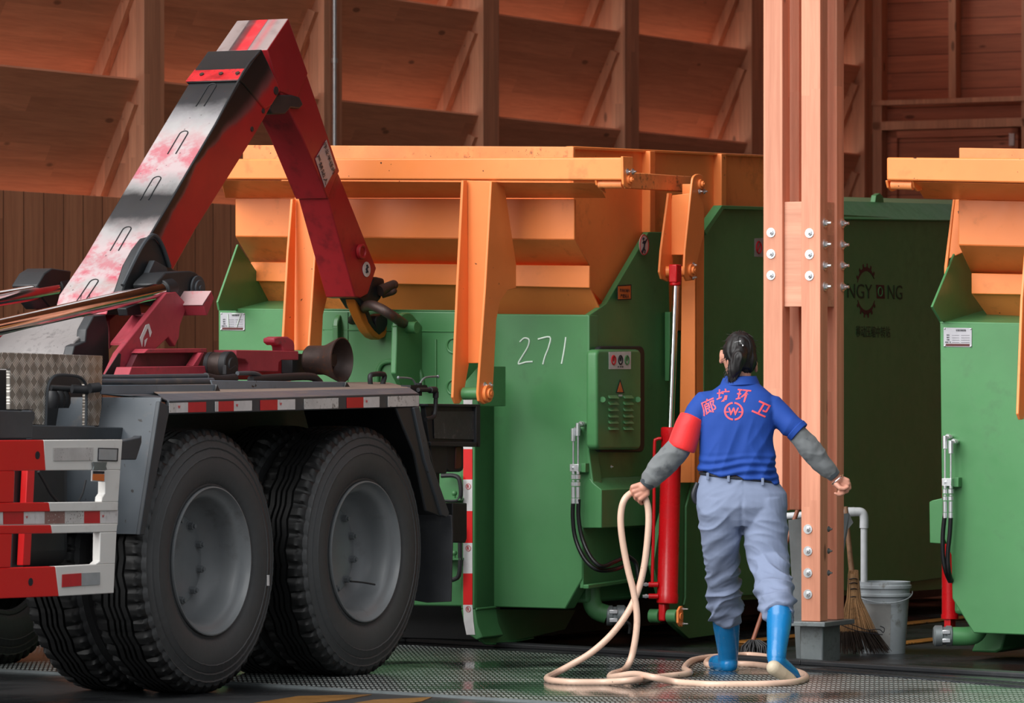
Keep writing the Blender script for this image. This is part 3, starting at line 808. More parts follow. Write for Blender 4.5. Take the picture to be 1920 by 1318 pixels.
MB().prism(Bs(b_l, [(1184, 323), (1300, 331), (1301, 360), (1182, 353)]), -R * .05).build('link_beam', M['orange_dirty'], c1, bevel=0.004)
# tall rear post of the linkage
mb = MB()
mb.prism(Bs(-10.36, [(1303, 345), (1321, 380), (1320, 600), (1318, 905), (1302, 905), (1304, 600)]), -R * .02)
mb.prism(As(U.dot(B(1303, 600, -10.36)) + .0, [(1279, 345), (1303, 345), (1303, 905), (1272, 905), (1277, 600)]), U * .02)
mb.build('link_post', M['orange'], c1, bevel=0.003)
# crank
a_k = U.dot(B(1262, 450, -10.42))
crank = MB(); crank.prism(As(a_k + .03, [(1260, 366), (1296, 362), (1284, 478), (1245, 478)]), U * .012)
ck = crank.build('crank_arm', M['orange'], c1, bevel=0.003)
bk0 = R.dot(A(1254, 430, a_k)); bk1 = R.dot(A(1292, 430, a_k))
MB().prism(Bs(bk0, [(1254, 362), (1260, 362), (1262, 478), (1262, 520), (1252, 528), (1241, 523), (1237, 510), (1240, 470)]), -R * .012).build('crank_cheek', M['orange'], ck, bevel=0.003)
MB().prism(Bs(bk1, arc(1310, 338, 11, 12, 180, 0, 8) + [(1320, 440), (1306, 500), (1300, 525), (1288, 527), (1283, 515), (1285, 470), (1298, 345)]), -R * .012).build('crank_cheek', M['orange'], ck, bevel=0.003)
mb = MB(); pin_disc(mb, B(1312, 345, bk1), R, .024, .012); pin_disc(mb, B(1295, 507, bk1), R, .032, .012)
mb.build_each('crank_pin', M['orange'], ck, k=3)
MB().cyl(B(1248, 509, bk0), B(1295, 509, bk1), .026, 20).build('crank_shaft', M['orange'], ck)
mb = MB()
for x, y in ((1311, 359), (1320, 359), (1300, 497), (1300, 520)): mb.bolt(B(x, y, bk1 + .004), R, .008, .01)
mb.build_each('crank_bolt', M['zinc'], ck, k=3)
# cylinder
Yc = B(1258, 800, -10.34).y
mb = MB(); mb.cyl(P(1257, 805, Yc), P(1268, 520, Yc + .05), 0.0165, 24); rod = mb.build('piston_rod', M['chrome'], c1)
mb = MB(); c_ = P(1266, 513, Yc + .05); mb.box(c_, R * .022, U * .03, Z * .045); mb.cyl(c_ - Z * .06, c_ - Z * .04, .028, 20); mb.build('rod_eye', M['cyl_red'], rod, bevel=.006)
mb = MB(); t0, t1 = P(1259.5, 801, Yc), P(1251, 1131, Yc)
mb.lathe([(0, 0), (.046, 0), (.053, .006), (.053, .04), (.050, .045), (.051, (t1 - t0).length - .05), (.054, (t1 - t0).length - .045), (.054, (t1 - t0).length - .004), (.05, (t1 - t0).length), (0, (t1 - t0).length)], t0, t1 - t0, 40)
brl = mb.build('cylinder_barrel', M['cyl_red'], c1)
mb = MB(); mb.tube([P(1240, 822, Yc - .03), P(1231, 824, Yc - .03), P(1227, 838, Yc - .03), P(1226, 960, Yc - .03), P(1223, 1088, Yc - .03), P(1224, 1096, Yc - .03)], .0078, 12, smooth=5)
mb.cyl(P(1216, 1096, Yc - .03), P(1234, 1096, Yc - .03), .013, 14); mb.cyl(P(1216, 1118, Yc - .03), P(1234, 1118, Yc - .03), .013, 14)
mb.build('feed_pipe', M['cyl_red'], c1)
mb = MB(); 
for y in (1096, 1118): mb.cyl(P(1205, y, Yc - .03), P(1217, y, Yc - .03), .008, 6); mb.cyl(P(1209, y, Yc - .03), P(1213, y, Yc - .03), .011, 6)
mb.build_each('hose_fitting', M['zinc'], c1, k=2)
mb = MB(); mb.box(P(1245, 1147, Yc), R * .018, U * .03, Z * .045); mb.build('barrel_eye', M['cyl_red'], brl, bevel=.008)
mb = MB(); pe = P(1245, 1155, Yc)
mb.cyl(pe - R * .075, pe - R * .022, .034, 20); mb.cyl(pe + R * .022, pe + R * .075, .034, 20)
mb.build_each('pivot_boss', M['green'], c1, bevel=.003)
mb = MB(); q = pe + R * .08
mb.prism([q + U * u + Z * z for u, z in [(-.028, -.03), (-.028, .03), (0, .05), (.02, .05), (.028, .02), (.028, -.02), (.02, -.05), (0, -.05)]], R * .012); mb.cyl(q + R * .012, q + R * .018, .018, 16)
po = mb.build('pivot_plate', M['orange'], c1, bevel=.002)
mb = MB(); mb.bolt(q + U * .018 + Z * .036, R, .006, .022); mb.bolt(q + U * .018 - Z * .036, R, .006, .022); mb.build_each('pivot_bolt', M['zinc'], po, k=3)
# dark green bracket sheet behind the cylinder
mb = MB(); mb.prism(Bs(-10.45, [(1262, 900), (1320, 880), (1345, 880), (1345, 1190), (1292, 1197), (1262, 1170), (1240, 1120), (1225, 1060), (1235, 1000)]), -R * .03)
mb.tube(Bs(-10.44, [(1298, 905), (1286, 950), (1285, 1120), (1282, 1135)]), .007, 8)
mb.build('pivot_sheet', M['green'], c1, bevel=.004)
# outer side wall further back, its lip, logo and lettering
SB = -10.50
mb = MB(); mb.prism(Bs(SB, [(1320, 436), (1356, 388), (1830, 416), (1830, 1075), (1590, 1108), (1320, 1120)]), -R * .06)
sw = mb.build('side_wall', M['green'], c1, bevel=.004)
mb = MB(); mb.prism(Bs(SB + .035, [(1320, 433), (1354, 385), (1440, 388), (1440, 394), (1357, 392), (1325, 440)]), -R * .05)
mb.prism([B(1540, 376, SB - .10), B(1830, 384, SB - .10), B(1830, 414, SB + .012), B(1540, 409, SB + .012)], -R * .03)
mb.tube(Bs(SB + .012, [(1560, 410), (1830, 414)]), .006)
mb.build('wall_lip', M['green'], sw, bevel=.004)
MB().prism([B(1540, 376, SB - .1), B(1830, 384, SB - .1), B(1830, 376, SB - .5), B(1540, 368, SB - .5)], -Z * .02).build('roof_sheet', M['green'], c1)
mb = MB(); mb.prism(Bs(SB - .1, [(1640, 385), (1643, 366), (1650, 362), (1656, 368), (1658, 385)]), -R * .03); mb.build('lifting_eye', M['green'], c1, bevel=.003)
MB().prism(Bs(SB - .02, [(1262, 1075), (1830, 1060), (1830, 1100), (1560, 1118), (1262, 1130)]), -R * .05).build('side_wall', M['green'], c1)
# logo
gx, gy = 1624, 545
gc = B(gx, gy, SB + .001)
lg = MB()
Rg = 0.128
def gear_arc(t0, t1, teeth):
    n_ = 16; ang = [t0 + (t1 - t0) * i / n_ for i in range(n_ + 1)]
    outer = [gc + (U * math.cos(t) * 1.0 + Z * math.sin(t)) * Rg for t in ang]
    inner = [gc + (U * math.cos(t) + Z * math.sin(t)) * (Rg - .006 - .016 * math.sin(PI * i / n_)) for i, t in enumerate(ang)]
    for i in range(n_): lg.prism([outer[i], outer[i + 1], inner[i + 1], inner[i]], R * .0015)
    for i in range(teeth):
        t = t0 + (t1 - t0) * (i + .5) / teeth; d_ = U * math.cos(t) + Z * math.sin(t); s_ = -U * math.sin(t) + Z * math.cos(t)
        lg.prism([gc + d_ * (Rg - .004) - s_ * .010, gc + d_ * (Rg - .004) + s_ * .010, gc + d_ * (Rg + .02) + s_ * .007, gc + d_ * (Rg + .02) - s_ * .007], R * .0015)
gear_arc(math.radians(32), math.radians(160), 6); gear_arc(math.radians(205), math.radians(335), 6)
lg.build_each('logo_print', M['maroon'], sw, k=22, smooth=0)
M['faint'] = plain('faded_print', rgb(26, 50, 34), 0.5)
text('logo_print', 'NGY', B(1612, 546, SB + .001), U, Z, 0.078, M['faint'], sw, width=0.33)
q = B(1650, 547, SB + .001); lg = MB()
lg.prism([q + U * x + Z * z for x, z in [(-.055, .037), (.055, .037), (.065, -.037), (-.045, -.037)]], R * .001)
lg.build('logo_print', M['maroon'], sw, smooth=0)
MB().tube([q + R * .001 + U * math.cos(t) * .028 + Z * math.sin(t) * .024 for t in [2 * PI * k / 20 for k in range(20)]], .004, 6, closed=True).build('logo_print', M['green'], sw)
text('logo_print', 'NG', B(1678, 548, SB + .001), U, Z, 0.078, M['faint'], sw, width=0.20)
text('logo_print', '移动压缩中转站', B(1637, 622, SB + .001), U, Z, 0.062, M['faint'], sw, width=0.46)
# small no-entry sign at the pillar
q = bdecal('side_sign', [(1415, 447), (1431, 446), (1431, 482), (1415, 481)], SB + .002, M['plate_grey'], sw)
p = B(1423, 464, SB + .004)
MB().tube([p + (U * math.cos(t) + Z * math.sin(t)) * .030 for t in [2 * PI * k / 20 for k in range(20)]], .004, 6, closed=True).tube([p + U * .02 + Z * .022, p - U * .02 - Z * .022], .003, 6).build('sign_ring', M['stick_red'], q)
# small screws scattered over the ledge
mb = MB(); 
for x, y, b_ in ((1146, 875, BR + .022), (1217, 871, BR + .022)): mb.bolt(B(x, y, b_), R, .005, .006)
mb.build_each('sheet_bolt', M['zinc'], c1, k=3)

# ---- drain elbow with its coupling
def elbow(pts, Yd, cx0, cx1, cy, rr, parent, flip=1):
    e = [P(x, y, Yd) for x, y in pts]
    el = MB().tube(e, rr, 24, smooth=6).build('drain_elbow', M['green'], parent)
    c0, c1_ = P(cx0, cy, Yd), P(cx1, cy, Yd); ax = (c1_ - c0); h = ax.length
    k_ = rr / .045
    mb = MB(); mb.lathe([(.030 * k_, 0), (.046 * k_, 0), (.049 * k_, .004), (.049 * k_, h * .3), (.043 * k_, h * .34), (.043 * k_, h * .5), (.050 * k_, h * .54), (.050 * k_, h * .9), (.040 * k_, h), (.0, h)], c0, ax, 32)
    cp_ = mb.build('hose_coupling', M['steel'], parent)
    mb = MB()
    for s_ in (-1, 1):
        q0 = c0 + ax * .15 + Vector((0, -rr * 1.0, s_ * rr * .45))
        mb.box(q0 + ax * .2, ax * .22, Vector((0, .010, 0)), Z * rr * .22)
    mb.build_each('coupling_lever', M['zinc'], cp_, bevel=.003)
    return el
elbow([(1110, 1070), (1108, 1115), (1116, 1142), (1138, 1152)], 23.5, 1137, 1174, 1154, .046, c1)
mb = MB(); mb.tube([P(1174, 1165, 23.5), P(1181, 1172, 23.5), P(1180, 1188, 23.5)], .010, 8, smooth=3); mb.build('drain_chain', M['hose_black'], c1)

# ---- pair of hydraulic lines
def hyd_lines(xs, y_top, y_clamp, y_end, a, parent, loops):
    for i, x in enumerate(xs):
        yt = y_top[i]
        mb = MB(); q = A(x, yt, a - .05)
        mb.tube([A(x + 12, yt - 8, a), A(x + 9, yt - 8, a - .04), A(x, yt - 5, a - .06)], .010, 10); mb.cyl(A(x, yt - 10, a - .06), A(x, yt + 14, a - .06), .0125, 8)
        mb.cyl(A(x + 9, yt - 8, a - .03), A(x + 4, yt - 8, a - .05), .014, 6)
        mb.cyl(A(x, yt, a - .06), A(x, y_clamp + 18, a - .06), .0048, 10)
        y0 = y_clamp + 14
        for dy, r_, hh in ((0, .009, 5), (6, .0125, 8), (16, .0085, 3), (20, .0125, 7), (29, .0105, 20), (50, .0115, 10)):
            mb.cyl(A(x, y0 + dy, a - .06), A(x, y0 + dy + hh, a - .06), r_, 8 if r_ > .012 else 14)
        mb.build('hydraulic_fitting', M['zinc'], parent)
        MB().tube(loops[i], .0105, 12, smooth=6).build('hydraulic_hose', M['hose_black'], parent)
    mb = MB(); c_ = A((xs[0] + xs[1]) / 2, y_clamp + 7, a - .05); mb.box(c_, R * .024, U * .018, Z * .018); k = mb.build('hose_clamp', M['zinc'], parent, bevel=.002)
    MB().bolt(c_ - U * .018 - R * .008, -U, .006, .004).build('clamp_bolt', M['zinc'], k)
    MB().box(c_ + U * .03 + R * .01, R * .038, U * .02, Z * .022).build('clamp_base', M['green'], k, bevel=.002)
an = AF + .18
def hz(pts, a): return [A(x, y, a - .06) if len(p_) == 2 else None for p_ in pts for x, y in [p_]]
hyd_lines((1075, 1084), (813, 803), 870, 932, an, c1,
          ([A(1075, 934, an - .06), A(1074, 970, an - .06), A(1079, 1010, an - .06), A(1096, 1048, an - .07), A(1120, 1068, an - .05), A(1150, 1068, an + .05), A(1176, 1058, an + .2)],
           [A(1085, 936, an - .06), A(1085, 972, an - .06), A(1092, 1010, an - .06), A(1108, 1045, an - .07), A(1128, 1062, an - .05), A(1150, 1054, an + .05), A(1176, 1042, an + .2)]))
MB().tube([A(1176, 1042, an + .2), A(1192, 1056, an + .25), A(1197, 1085, an + .25), A(1206, 1100, an + .3)], .011, 10, smooth=5).build('hydraulic_hose', M['hose_black'], c1)
# white mark on the sheet behind the legs
# ============================================================ SECOND CONTAINER, right edge
c2 = thing('waste_compactor', UR(AF + 0.4, -7.8, 0), 'green container with orange hopper cut off by the right edge, beyond the timber pillar', 'waste container', 'green and orange compactor containers')
MB().prism(As(AF, [(1762, 603), (2060, 612), (2060, 1196), (1825, 1187), (1785, 1122), (1783, 1040), (1766, 1000)]), U * .12).build('front_panel', M['green'], c2, bevel=.006)
B2 = R.dot(A(1764, 800, AF))
MB().prism([UR(AF + .1, B2 + .02, .22), UR(AF + 6, B2 + .02, .22), UR(AF + 6, B2 + 2.0, .22), UR(AF + .1, B2 + 2.0, .22)], Z * 1.3).build('body', M['green'], c2, bevel=.02)
MB().box(UR(AF + 3.4, B2 + 1.1, .125), U * 2.7, R * .85, Z * .10).build('base_frame', M['black'], c2)
MB().prism(As(AF + .06, [(1742, 941), (1748, 938), (1770, 933), (1770, 1020), (1743, 1018)]), U * .05).build('side_tab', M['green'], c2, bevel=.004)
name_plate(1769, 614, 1822, 651, AF - .003, c2)
# hopper
strip([(1798, 277), (2060, 281), (2060, 300), (1798, 300)], AF + .0, M['orange_dirty'], c2, 'hopper_rim')
MB().prism(As(AF - .32, [(1662, 295), (2060, 298), (2060, 346), (1662, 338)]), U * .12).build('hopper_beam', M['orange'], c2, bevel=.008)
slope('hopper_soffit', [(1712, 341), (2060, 347)], [(1732, 372), (2060, 380)], AF - .30, AF - .02, M['orange'], c2)
strip([(1797, 374), (2060, 379), (2060, 466), (1797, 459)], AF - .01, M['orange'], c2)
slope('hopper_slope', [(1797, 459), (2060, 466)], [(1821, 512), (2060, 518)], AF - .01, AF + .22, M['orange'], c2)
strip([(1821, 512), (2060, 517), (2060, 555), (1821, 551)], AF + .18, M['orange'], c2)
slope('hopper_slope', [(1821, 550), (2060, 554)], [(1866, 612), (2060, 620)], AF + .2, AF + .4, M['orange'], c2)
MB().prism([UR(AF + .46, B2 + .35, 1.5), UR(AF + 2.15, B2 + .35, 1.5), UR(AF + 2.15, B2 + 2.2, 1.5), UR(AF + .46, B2 + 2.2, 1.5)], Z * .85).build('hopper_core', M['orange'], c2, bevel=0)
mb = MB(); p0, p1 = A(1673, 346, AF - .28), A(1712, 347, AF - .28)
mb.cyl(p0, p1, .023, 20); mb.build('roller', M['orange_dirty'], c2)
for x in (1664, 1712):
    MB().prism(Bs(R.dot(A(x, 340, AF - .3)), [(x, 338), (x + 12, 338), (x + 18, 356), (x + 10, 359), (x + 3, 352)]), -R * .012).build('roller_bracket', M['orange'], c2, bevel=.003)
mb = MB(); b3 = R.dot(A(1790, 420, AF + .05))
mb.prism(As(AF + .05, [(1786, 374), (1790, 374), (1775, 510), (1770, 518), (1770, 500)]), U * .012)
mb.prism(As(AF + .12, [(1790, 374), (1812, 374), (1812, 470), (1779, 485)]), U * .012)
mb.build('link_side', M['orange'], c2, bevel=.003)
MB().prism(Bs(B2 + .02, [(1797, 460), (1880, 606), (1765, 603), (1749, 575)]), -R * .012).build('inner_cheek', M['green'], c2, bevel=.003)
MB().prism([A(1763, 603, AF), A(2060, 608, AF), A(2060, 590, AF + .5), A(1752, 576, AF + .5)], -Z * .012).build('sill', M['green'], c2, bevel=.003)
lift_arm([(1938, 345), (1972, 345), (1962, 700), (1920, 700)],
         [(1936, 345), (1942, 345), (1926, 740), (1920, 786), (1914, 787), (1910, 776), (1918, 560)],
         [(1972, 345), (2018, 545), (1982, 600), (1976, 780), (1950, 780), (1962, 560)], c2)
an = AF
hyd_lines((1772, 1783), (827, 836), 897, 955, an, c2,
          ([A(1772, 962, an - .06), A(1768, 1000, an - .06), A(1768, 1040, an - .06), A(1773, 1070, an - .05), A(1781, 1090, an)],
           [A(1783, 962, an - .06), A(1781, 1000, an - .06), A(1777, 1040, an - .06), A(1779, 1070, an - .05), A(1784, 1090, an)]))
Y2 = A(1785, 1080, AF + .3).y
mb = MB(); mb.cyl(P(1781, 900, Y2), P(1781, 1158, Y2), .038, 28); mb.cyl(P(1781, 1152, Y2), P(1781, 1160, Y2), .041, 28); mb.box(P(1781, 1168, Y2), R * .016, U * .03, Z * .03); mb.build('cylinder_barrel', M['cyl_red'], c2)
elbow([(1840, 1120), (1838, 1165), (1826, 1190), (1785, 1193)], A(1800, 1180, AF + .12).y, 1785, 1750, 1192, .044, c2)
MB().prism(As(AF + .3, [(1840, 1180), (1888, 1180), (1878, 1218), (1866, 1224), (1820, 1222)]), U * .5).build('skid', M['green'], c2, bevel=.01)
# ============================================================ THE HOOK-LIFT TRUCK
BS = -10.5
K1 = B(402, 1052, BS); K2 = B(690, 1037, BS)
A1, A2 = U.dot(K1), U.dot(K2)
tk = thing('hook_lift_truck', UR((A1 + A2) / 2, -11.75, 0), 'rear of a dark grey truck with twin wheels and a worn red folding hook arm', 'truck')

M['shaded_red'] = paint('shaded_frame_red', rgb(92, 34, 44), .5, .6, rgb(50, 30, 34), var=.1)  # darker copy of the frame red, paints the shade in the recess
M['flashing'] = paint('light_grey_flashing', rgb(108, 118, 128), .4, .5, rgb(80, 80, 80), var=.1, spots=.5)
# ---- tyres, built lug by lug
def tyre_mat():
    m, nt, b = newmat('dusty_tyre')
    p = wpos(nt); n1 = noiz(nt, p, 3, 4); n2 = noiz(nt, p, 40, 3)
    c = mixc(nt, n1, rgb(42, 44, 46), rgb(66, 68, 70)); c = mixc(nt, mth(nt, 'MULTIPLY', n2, 0.35), c, rgb(84, 84, 84))
    L(nt, c, b.inputs['Base Color']); b.inputs['Roughness'].default_value = 0.62
    return m
M['tyre'] = tyre_mat()
M['tread'] = plain('wet_tread', rgb(16, 17, 18), 0.55)
M['wheel'] = paint('wheel_steel_paint', rgb(112, 116, 119), 0.4, 0.4, rgb(66, 64, 62), var=0.10)
def tyre_mesh():
    NS = 312; RAD = .553; W_ = .285
    side = [(.298, -.030), (.305, -.016), (.318, -.012), (.324, -.015), (.333, -.006), (.350, .002), (.385, .008), (.420, .008), (.432, .006), (.436, .009), (.441, .005), (.462, .002), (.468, -.003), (.474, .001), (.480, -.003), (.500, -.010), (.506, -.007), (.512, -.012), (.526, -.020)]
    half = len(side)
    grooves = (-.085, -.118, -.143, -.168, -.201)
    tr = [(RAD - .012, -.026), (RAD - .002, -.036), (RAD, -.050)]
    for g in grooves: tr += [(RAD, g + .006, 'g'), (RAD - .014, g + .0045, 'g'), (RAD - .014, g - .0045, 'g'), (RAD, g - .006, 'g')]
    tr += [(RAD, -W_ + .050), (RAD - .002, -W_ + .036), (RAD - .012, -W_ + .026)]
    inner = [(r, -W_ - h) for r, h in side[::-1]]
    prof = side + tr + inner
    vs, fs, mi = [], [], []
    rnd = random.Random(3)
    for k in range(NS):
        a = 2 * PI * k / NS
        ph = k % 6; lug = ph in (0, 1)
        zig = (abs((k % 12) - 6) / 6 - .5) * .011
        jit = rnd.uniform(-.002, .002) if lug else 0
        for i, pr_ in enumerate(prof):
            r, h = pr_[0], pr_[1]
            if len(pr_) == 3: h += zig
            d_o = 0
            if lug and (half - 2 <= i <= half + 2): d_o = .016 if i >= half else .007
            if lug and (half + len(tr) - 3 <= i <= half + len(tr) + 1): d_o = .016
            if (not lug) and i in (half, half + 1) and ph == 3: d_o = .004
            r -= d_o + jit
            vs.append((h, r * math.cos(a), r * math.sin(a)))
    n_ = len(prof)
    for k in range(NS):
        l = (k + 1) % NS
        for i in range(n_ - 1):
            fs.append([k * n_ + i, k * n_ + i + 1, l * n_ + i + 1, l * n_ + i])
            mi.append(1 if half - 1 <= i <= half + len(tr) else 0)
    return vs, fs, mi
TV, TF, TM = tyre_mesh()
def place_wheel(K, out, rotate=0.0, outer=True):
    """K: centre on the outer face plane, out: outward direction"""
    out = out.normalized(); up = Z; fw = out.cross(up)
    mb = MB(); vs = []
    ca, sa = math.cos(rotate), math.sin(rotate)
    for h, y, z in TV:
        y, z = y * ca - z * sa, y * sa + z * ca
        vs.append(K + out * (h - .008) + fw * y + up * z)
    mb.v = vs; mb.f = [list(f) for f in TF]; mb.m = TM
    t = mb.build('tyre', [M['tyre'], M['tread']], tk, smooth=40)
    # dished rim, deep on the outer wheel
    mb = MB()
    if outer:
        pr_ = [(.300, -.034), (.308, -.026), (.3125, -.014), (.311, -.007), (.306, -.006), (.303, -.012), (.300, -.024), (.292, -.034), (.280, -.040), (.270, -.047), (.264, -.060), (.258, -.085), (.252, -.115), (.242, -.145), (.225, -.165), (.205, -.180), (.195, -.186), (.190, -.182), (.140, -.180), (.125, -.188), (.0, -.190)]
    else:
        pr_ = [(.300, -.034), (.3125, -.014), (.303, -.012), (.280, -.040), (.262, -.060), (.25, -.12), (.20, -.08), (.15, -.05), (.0, -.05)]
    mb.lathe(pr_, K, out, 72)
    rm = mb.build('wheel_rim', M['wheel'], tk, smooth=35)
    if outer:
        nut = MB()
        for k in range(10):
            a = 2 * PI * k / 10 + .25; q = K + (fw * math.cos(a) + up * math.sin(a)) * .1675 - out * .183
            n_ = MB(); n_.cyl(q, q + out * .004, .020, 12); n_.cyl(q, q + out * .026, .0155, 6); n_.cyl(q + out * .026, q + out * .036, .009, 10)
            n_.build('wheel_nut', M['wheel'], rm, smooth=30)
    return t, rm
K1 = Vector((K1.x, K1.y, .551)); K2 = Vector((K2.x, K2.y, .551))
wh = []
for K, rt in ((K1, 0.05), (K2, 0.4)):
    wh.append(place_wheel(K, R, rt)); place_wheel(K - R * .325, R, rt + .3, False)
    K_ = K - R * 2.50
    place_wheel(K_, -R, rt, False); place_wheel(K_ + R * .325, -R, rt + .2, False)
# stray marks on the wheels
mb = MB(); mb.prism([B(500.5, 1078, BS + .002), B(504, 1078, BS + .002), B(504, 1098, BS + .002), B(500.5, 1098, BS + .002)], R * .003)
mb.build('balance_mark', M['white'], wh[0][0], smooth=0)
# raised size marking on the near tyre
def arc_text(s, K, out, rad, a0, da, h, mat, parent):
    fw = out.cross(Z)
    for i, c in enumerate(s):
        a = a0 - da * i
        rad_v = fw * math.cos(a) + Z * math.sin(a); rt_ = out.cross(rad_v) * -1
        tx = -rad_v.cross(out) * -1
        right_ = rad_v.cross(out).normalized()
        o_ = text('size_marking', c, K + out * .0035 + rad_v * rad, -right_ if right_.dot(fw.cross(out)) == 99 else right_, rad_v, h, mat, parent, depth=.002)
arc_text('11.00R20', K1 - R * .008, R, .385, math.radians(30), math.radians(5.6), .032, M['tyre'], wh[0][0])
mb = MB(); mb.tube([B(657, 1090, BS - .10), B(680, 1092, BS - .08), B(703, 1096, BS - .055)], .004, 8, smooth=3); mb.build('valve_stem', M['rubber'], wh[1][1])
mb = MB(); mb.tube([B(707, 1055, BS - .14), B(720, 1050, BS - .10), B(733, 1046, BS - .07)], [.002, .003, .006], 8); mb.build('valve_stem', M['rubber'], wh[1][1])

# ---- axles, chassis rails, brakes under the deck
mb = MB()
for K in (K1, K2): mb.cyl(K - R * .30, K - R * 2.2, .085, 20); 
mb.build_each('axle', M['black'], tk)
for b_ in (-11.32, -12.18):
    MB().box(UR(16.6, b_, .93), U * 3.05, R * .04, Z * .14).build('chassis_rail', M['black'], tk, bevel=.01)
mb = MB()
for K in (K1, K2):
    c_ = K - R * .62
    mb.cyl(c_, c_ - R * .10, .20, 30)
mb.build_each('brake_drum', M['black'], tk)
MB().box(UR((A1 + A2) / 2, -11.22, .72), U * .62, R * .045, Z * .07).build('leaf_spring', M['black'], tk, bevel=.01)
MB().box(UR((A1 + A2) / 2, -11.20, .88), U * 1.45, R * .012, Z * .32).build('inner_liner', M['black'], tk)
MB().box(UR((A1 + A2) / 2, -11.25, .55), U * .20, R * .06, Z * .22).build('spring_hanger', M['black'], tk, bevel=.02)
MB().box(UR((A1 + A2) / 2, -12.9, .75), U * 1.25, R * .02, Z * .38).build('inner_liner', M['black'], tk)
MB().box(UR(15.9, -11.0, .80), U * .45, R * .30, Z * .26).build('air_tank', M['black'], tk, bevel=.08, seg=4)

# ---- mudguards
bf = BS + .012
MB().prism(Bs(bf, [(317, 751), (786, 737), (787, 763), (317, 777)]), -R * .02).build('guard_fascia', M['chassis'], tk, bevel=.004)
# sloping top of the guard and the dusty tray behind it
def quad(name, pts, t, mat, bevel=.002): return MB().prism(pts, t).build(name, mat, tk, bevel)
quad('guard_top', [B(317, 752, bf), B(786, 738, bf), B(768, 727, bf - .14), B(296, 738, bf - .14)], -Z * .006, M['deckgrey'])
quad('deck_tray', [B(300, 738, bf - .14), B(770, 727, bf - .14), B(730, 717, bf - .55), B(250, 722, bf - .55)], -Z * .006, M['dust'])
quad('deck_tray', [B(250, 722, bf - .55), B(730, 717, bf - .55), B(700, 716, bf - .95), B(180, 722, bf - .95)], -Z * .006, M['dust'])
# front skirt: leaning sheet with a folded edge
e0, e1 = (320, 762), (270, 1003)
sk = MB(); sk.prism([B(x, y, bf) for x, y in [(300, 752), (320, 762), (271, 1003), (262, 1003)]], -R * .02)
sk.build('skirt_flange', M['chassis'], tk, bevel=.004)
quad('front_skirt', [B(302, 745, bf - .01), B(263, 1002, bf - .01), B(263, 1002, bf - .01) - R * .62, B(302, 745, bf - .01) - R * .62], U * .010, M['deckgrey'])
mb = MB(); c0 = B(302, 745, bf - .01) - R * .13; c1q = B(302, 745, bf - .01) - R * .62
quad('guard_top', [B(302, 745, bf - .01), B(318, 753, bf - .01), B(318, 735, bf - .5), B(190, 737, bf - .5)], -Z * .006, M['chassis'])
# rear skirt and its black face
MB().prism(Bs(bf, [(743, 765), (787, 762), (808, 862), (842, 962), (838, 970), (826, 968), (800, 958), (778, 850)]), -R * .015).build('skirt_flange', M['black'], tk, bevel=.004)
MB().prism(Bs(bf + .012, [(776, 764), (787, 762), (808, 862), (843, 962), (838, 970), (829, 966), (797, 862)]), -R * .03).build('skirt_flange', M['chassis'], tk, bevel=.004)
quad('rear_skirt', [B(783, 763, bf - .02), B(836, 966, bf - .02), B(836, 966, bf - .02) - R * .60, B(783, 763, bf - .02) - R * .60], U * .01, M['black'])
af = U.dot(B(846, 1000, BS))
mf = MB(); mf.prism([A(772, 952, af), A(846, 966, af), A(848, 1000, af + .01), A(845, 1128, af), A(800, 1130, af), A(742, 1120, af)], U * .012)
mf.build('mud_flap', M['flap'], tk, bevel=.003)
# conspicuity stickers on the fascia
def on_f(x0, x1, t0=.0, t1=1.0):
    def yy(x, t): 
        top = 755.5 - (x - 317) * .030; bot = 774 - (x - 317) * .027
        return top + (bot - top) * t
    return [(x0, yy(x0, t0)), (x1, yy(x1, t0)), (x1, yy(x1, t1)), (x0, yy(x0, t1))]
M['sticker_worn'] = paint('worn_reflector', rgb(206, 202, 200), 0.45, 1.0, rgb(70, 60, 52), spots=1.1, spotcol=rgb(70, 48, 36), scale=3)
M['sticker_white'] = paint('white_reflector', rgb(216, 212, 212), 0.4, 0.5, rgb(130, 122, 118), scale=3)
for name, x0, x1, m_ in (('reflector_strip', 317, 329, 'sticker_worn'), ('reflector_strip', 329.5, 352, 'sticker_white'), ('reflector_strip', 352, 386, 'stick_red'), ('reflector_strip', 403, 409, 'sticker_white'), ('reflector_strip', 409, 438, 'stick_red'), ('reflector_strip', 438, 472, 'sticker_white'), ('reflector_strip', 488, 520, 'stick_red'), ('reflector_strip', 520, 553, 'sticker_white'), ('reflector_strip', 570, 634, 'sticker_worn'), ('reflector_strip', 650, 681, 'stick_red'), ('reflector_strip', 681, 711, 'sticker_white'), ('reflector_strip', 727, 785, 'sticker_worn')):
    s_ = MB().prism(Bs(bf + .002, on_f(x0, x1)), R * .0015).build(name, M[m_], tk, smooth=0)
    if m_ == 'sticker_white' and x1 - x0 > 15:
        text('reflector_print', 'W', B(x0 + 6, 755.5 - (x0 - 317) * .03 + 8, bf + .004), U, Z, .012, M['stick_red'], s_)

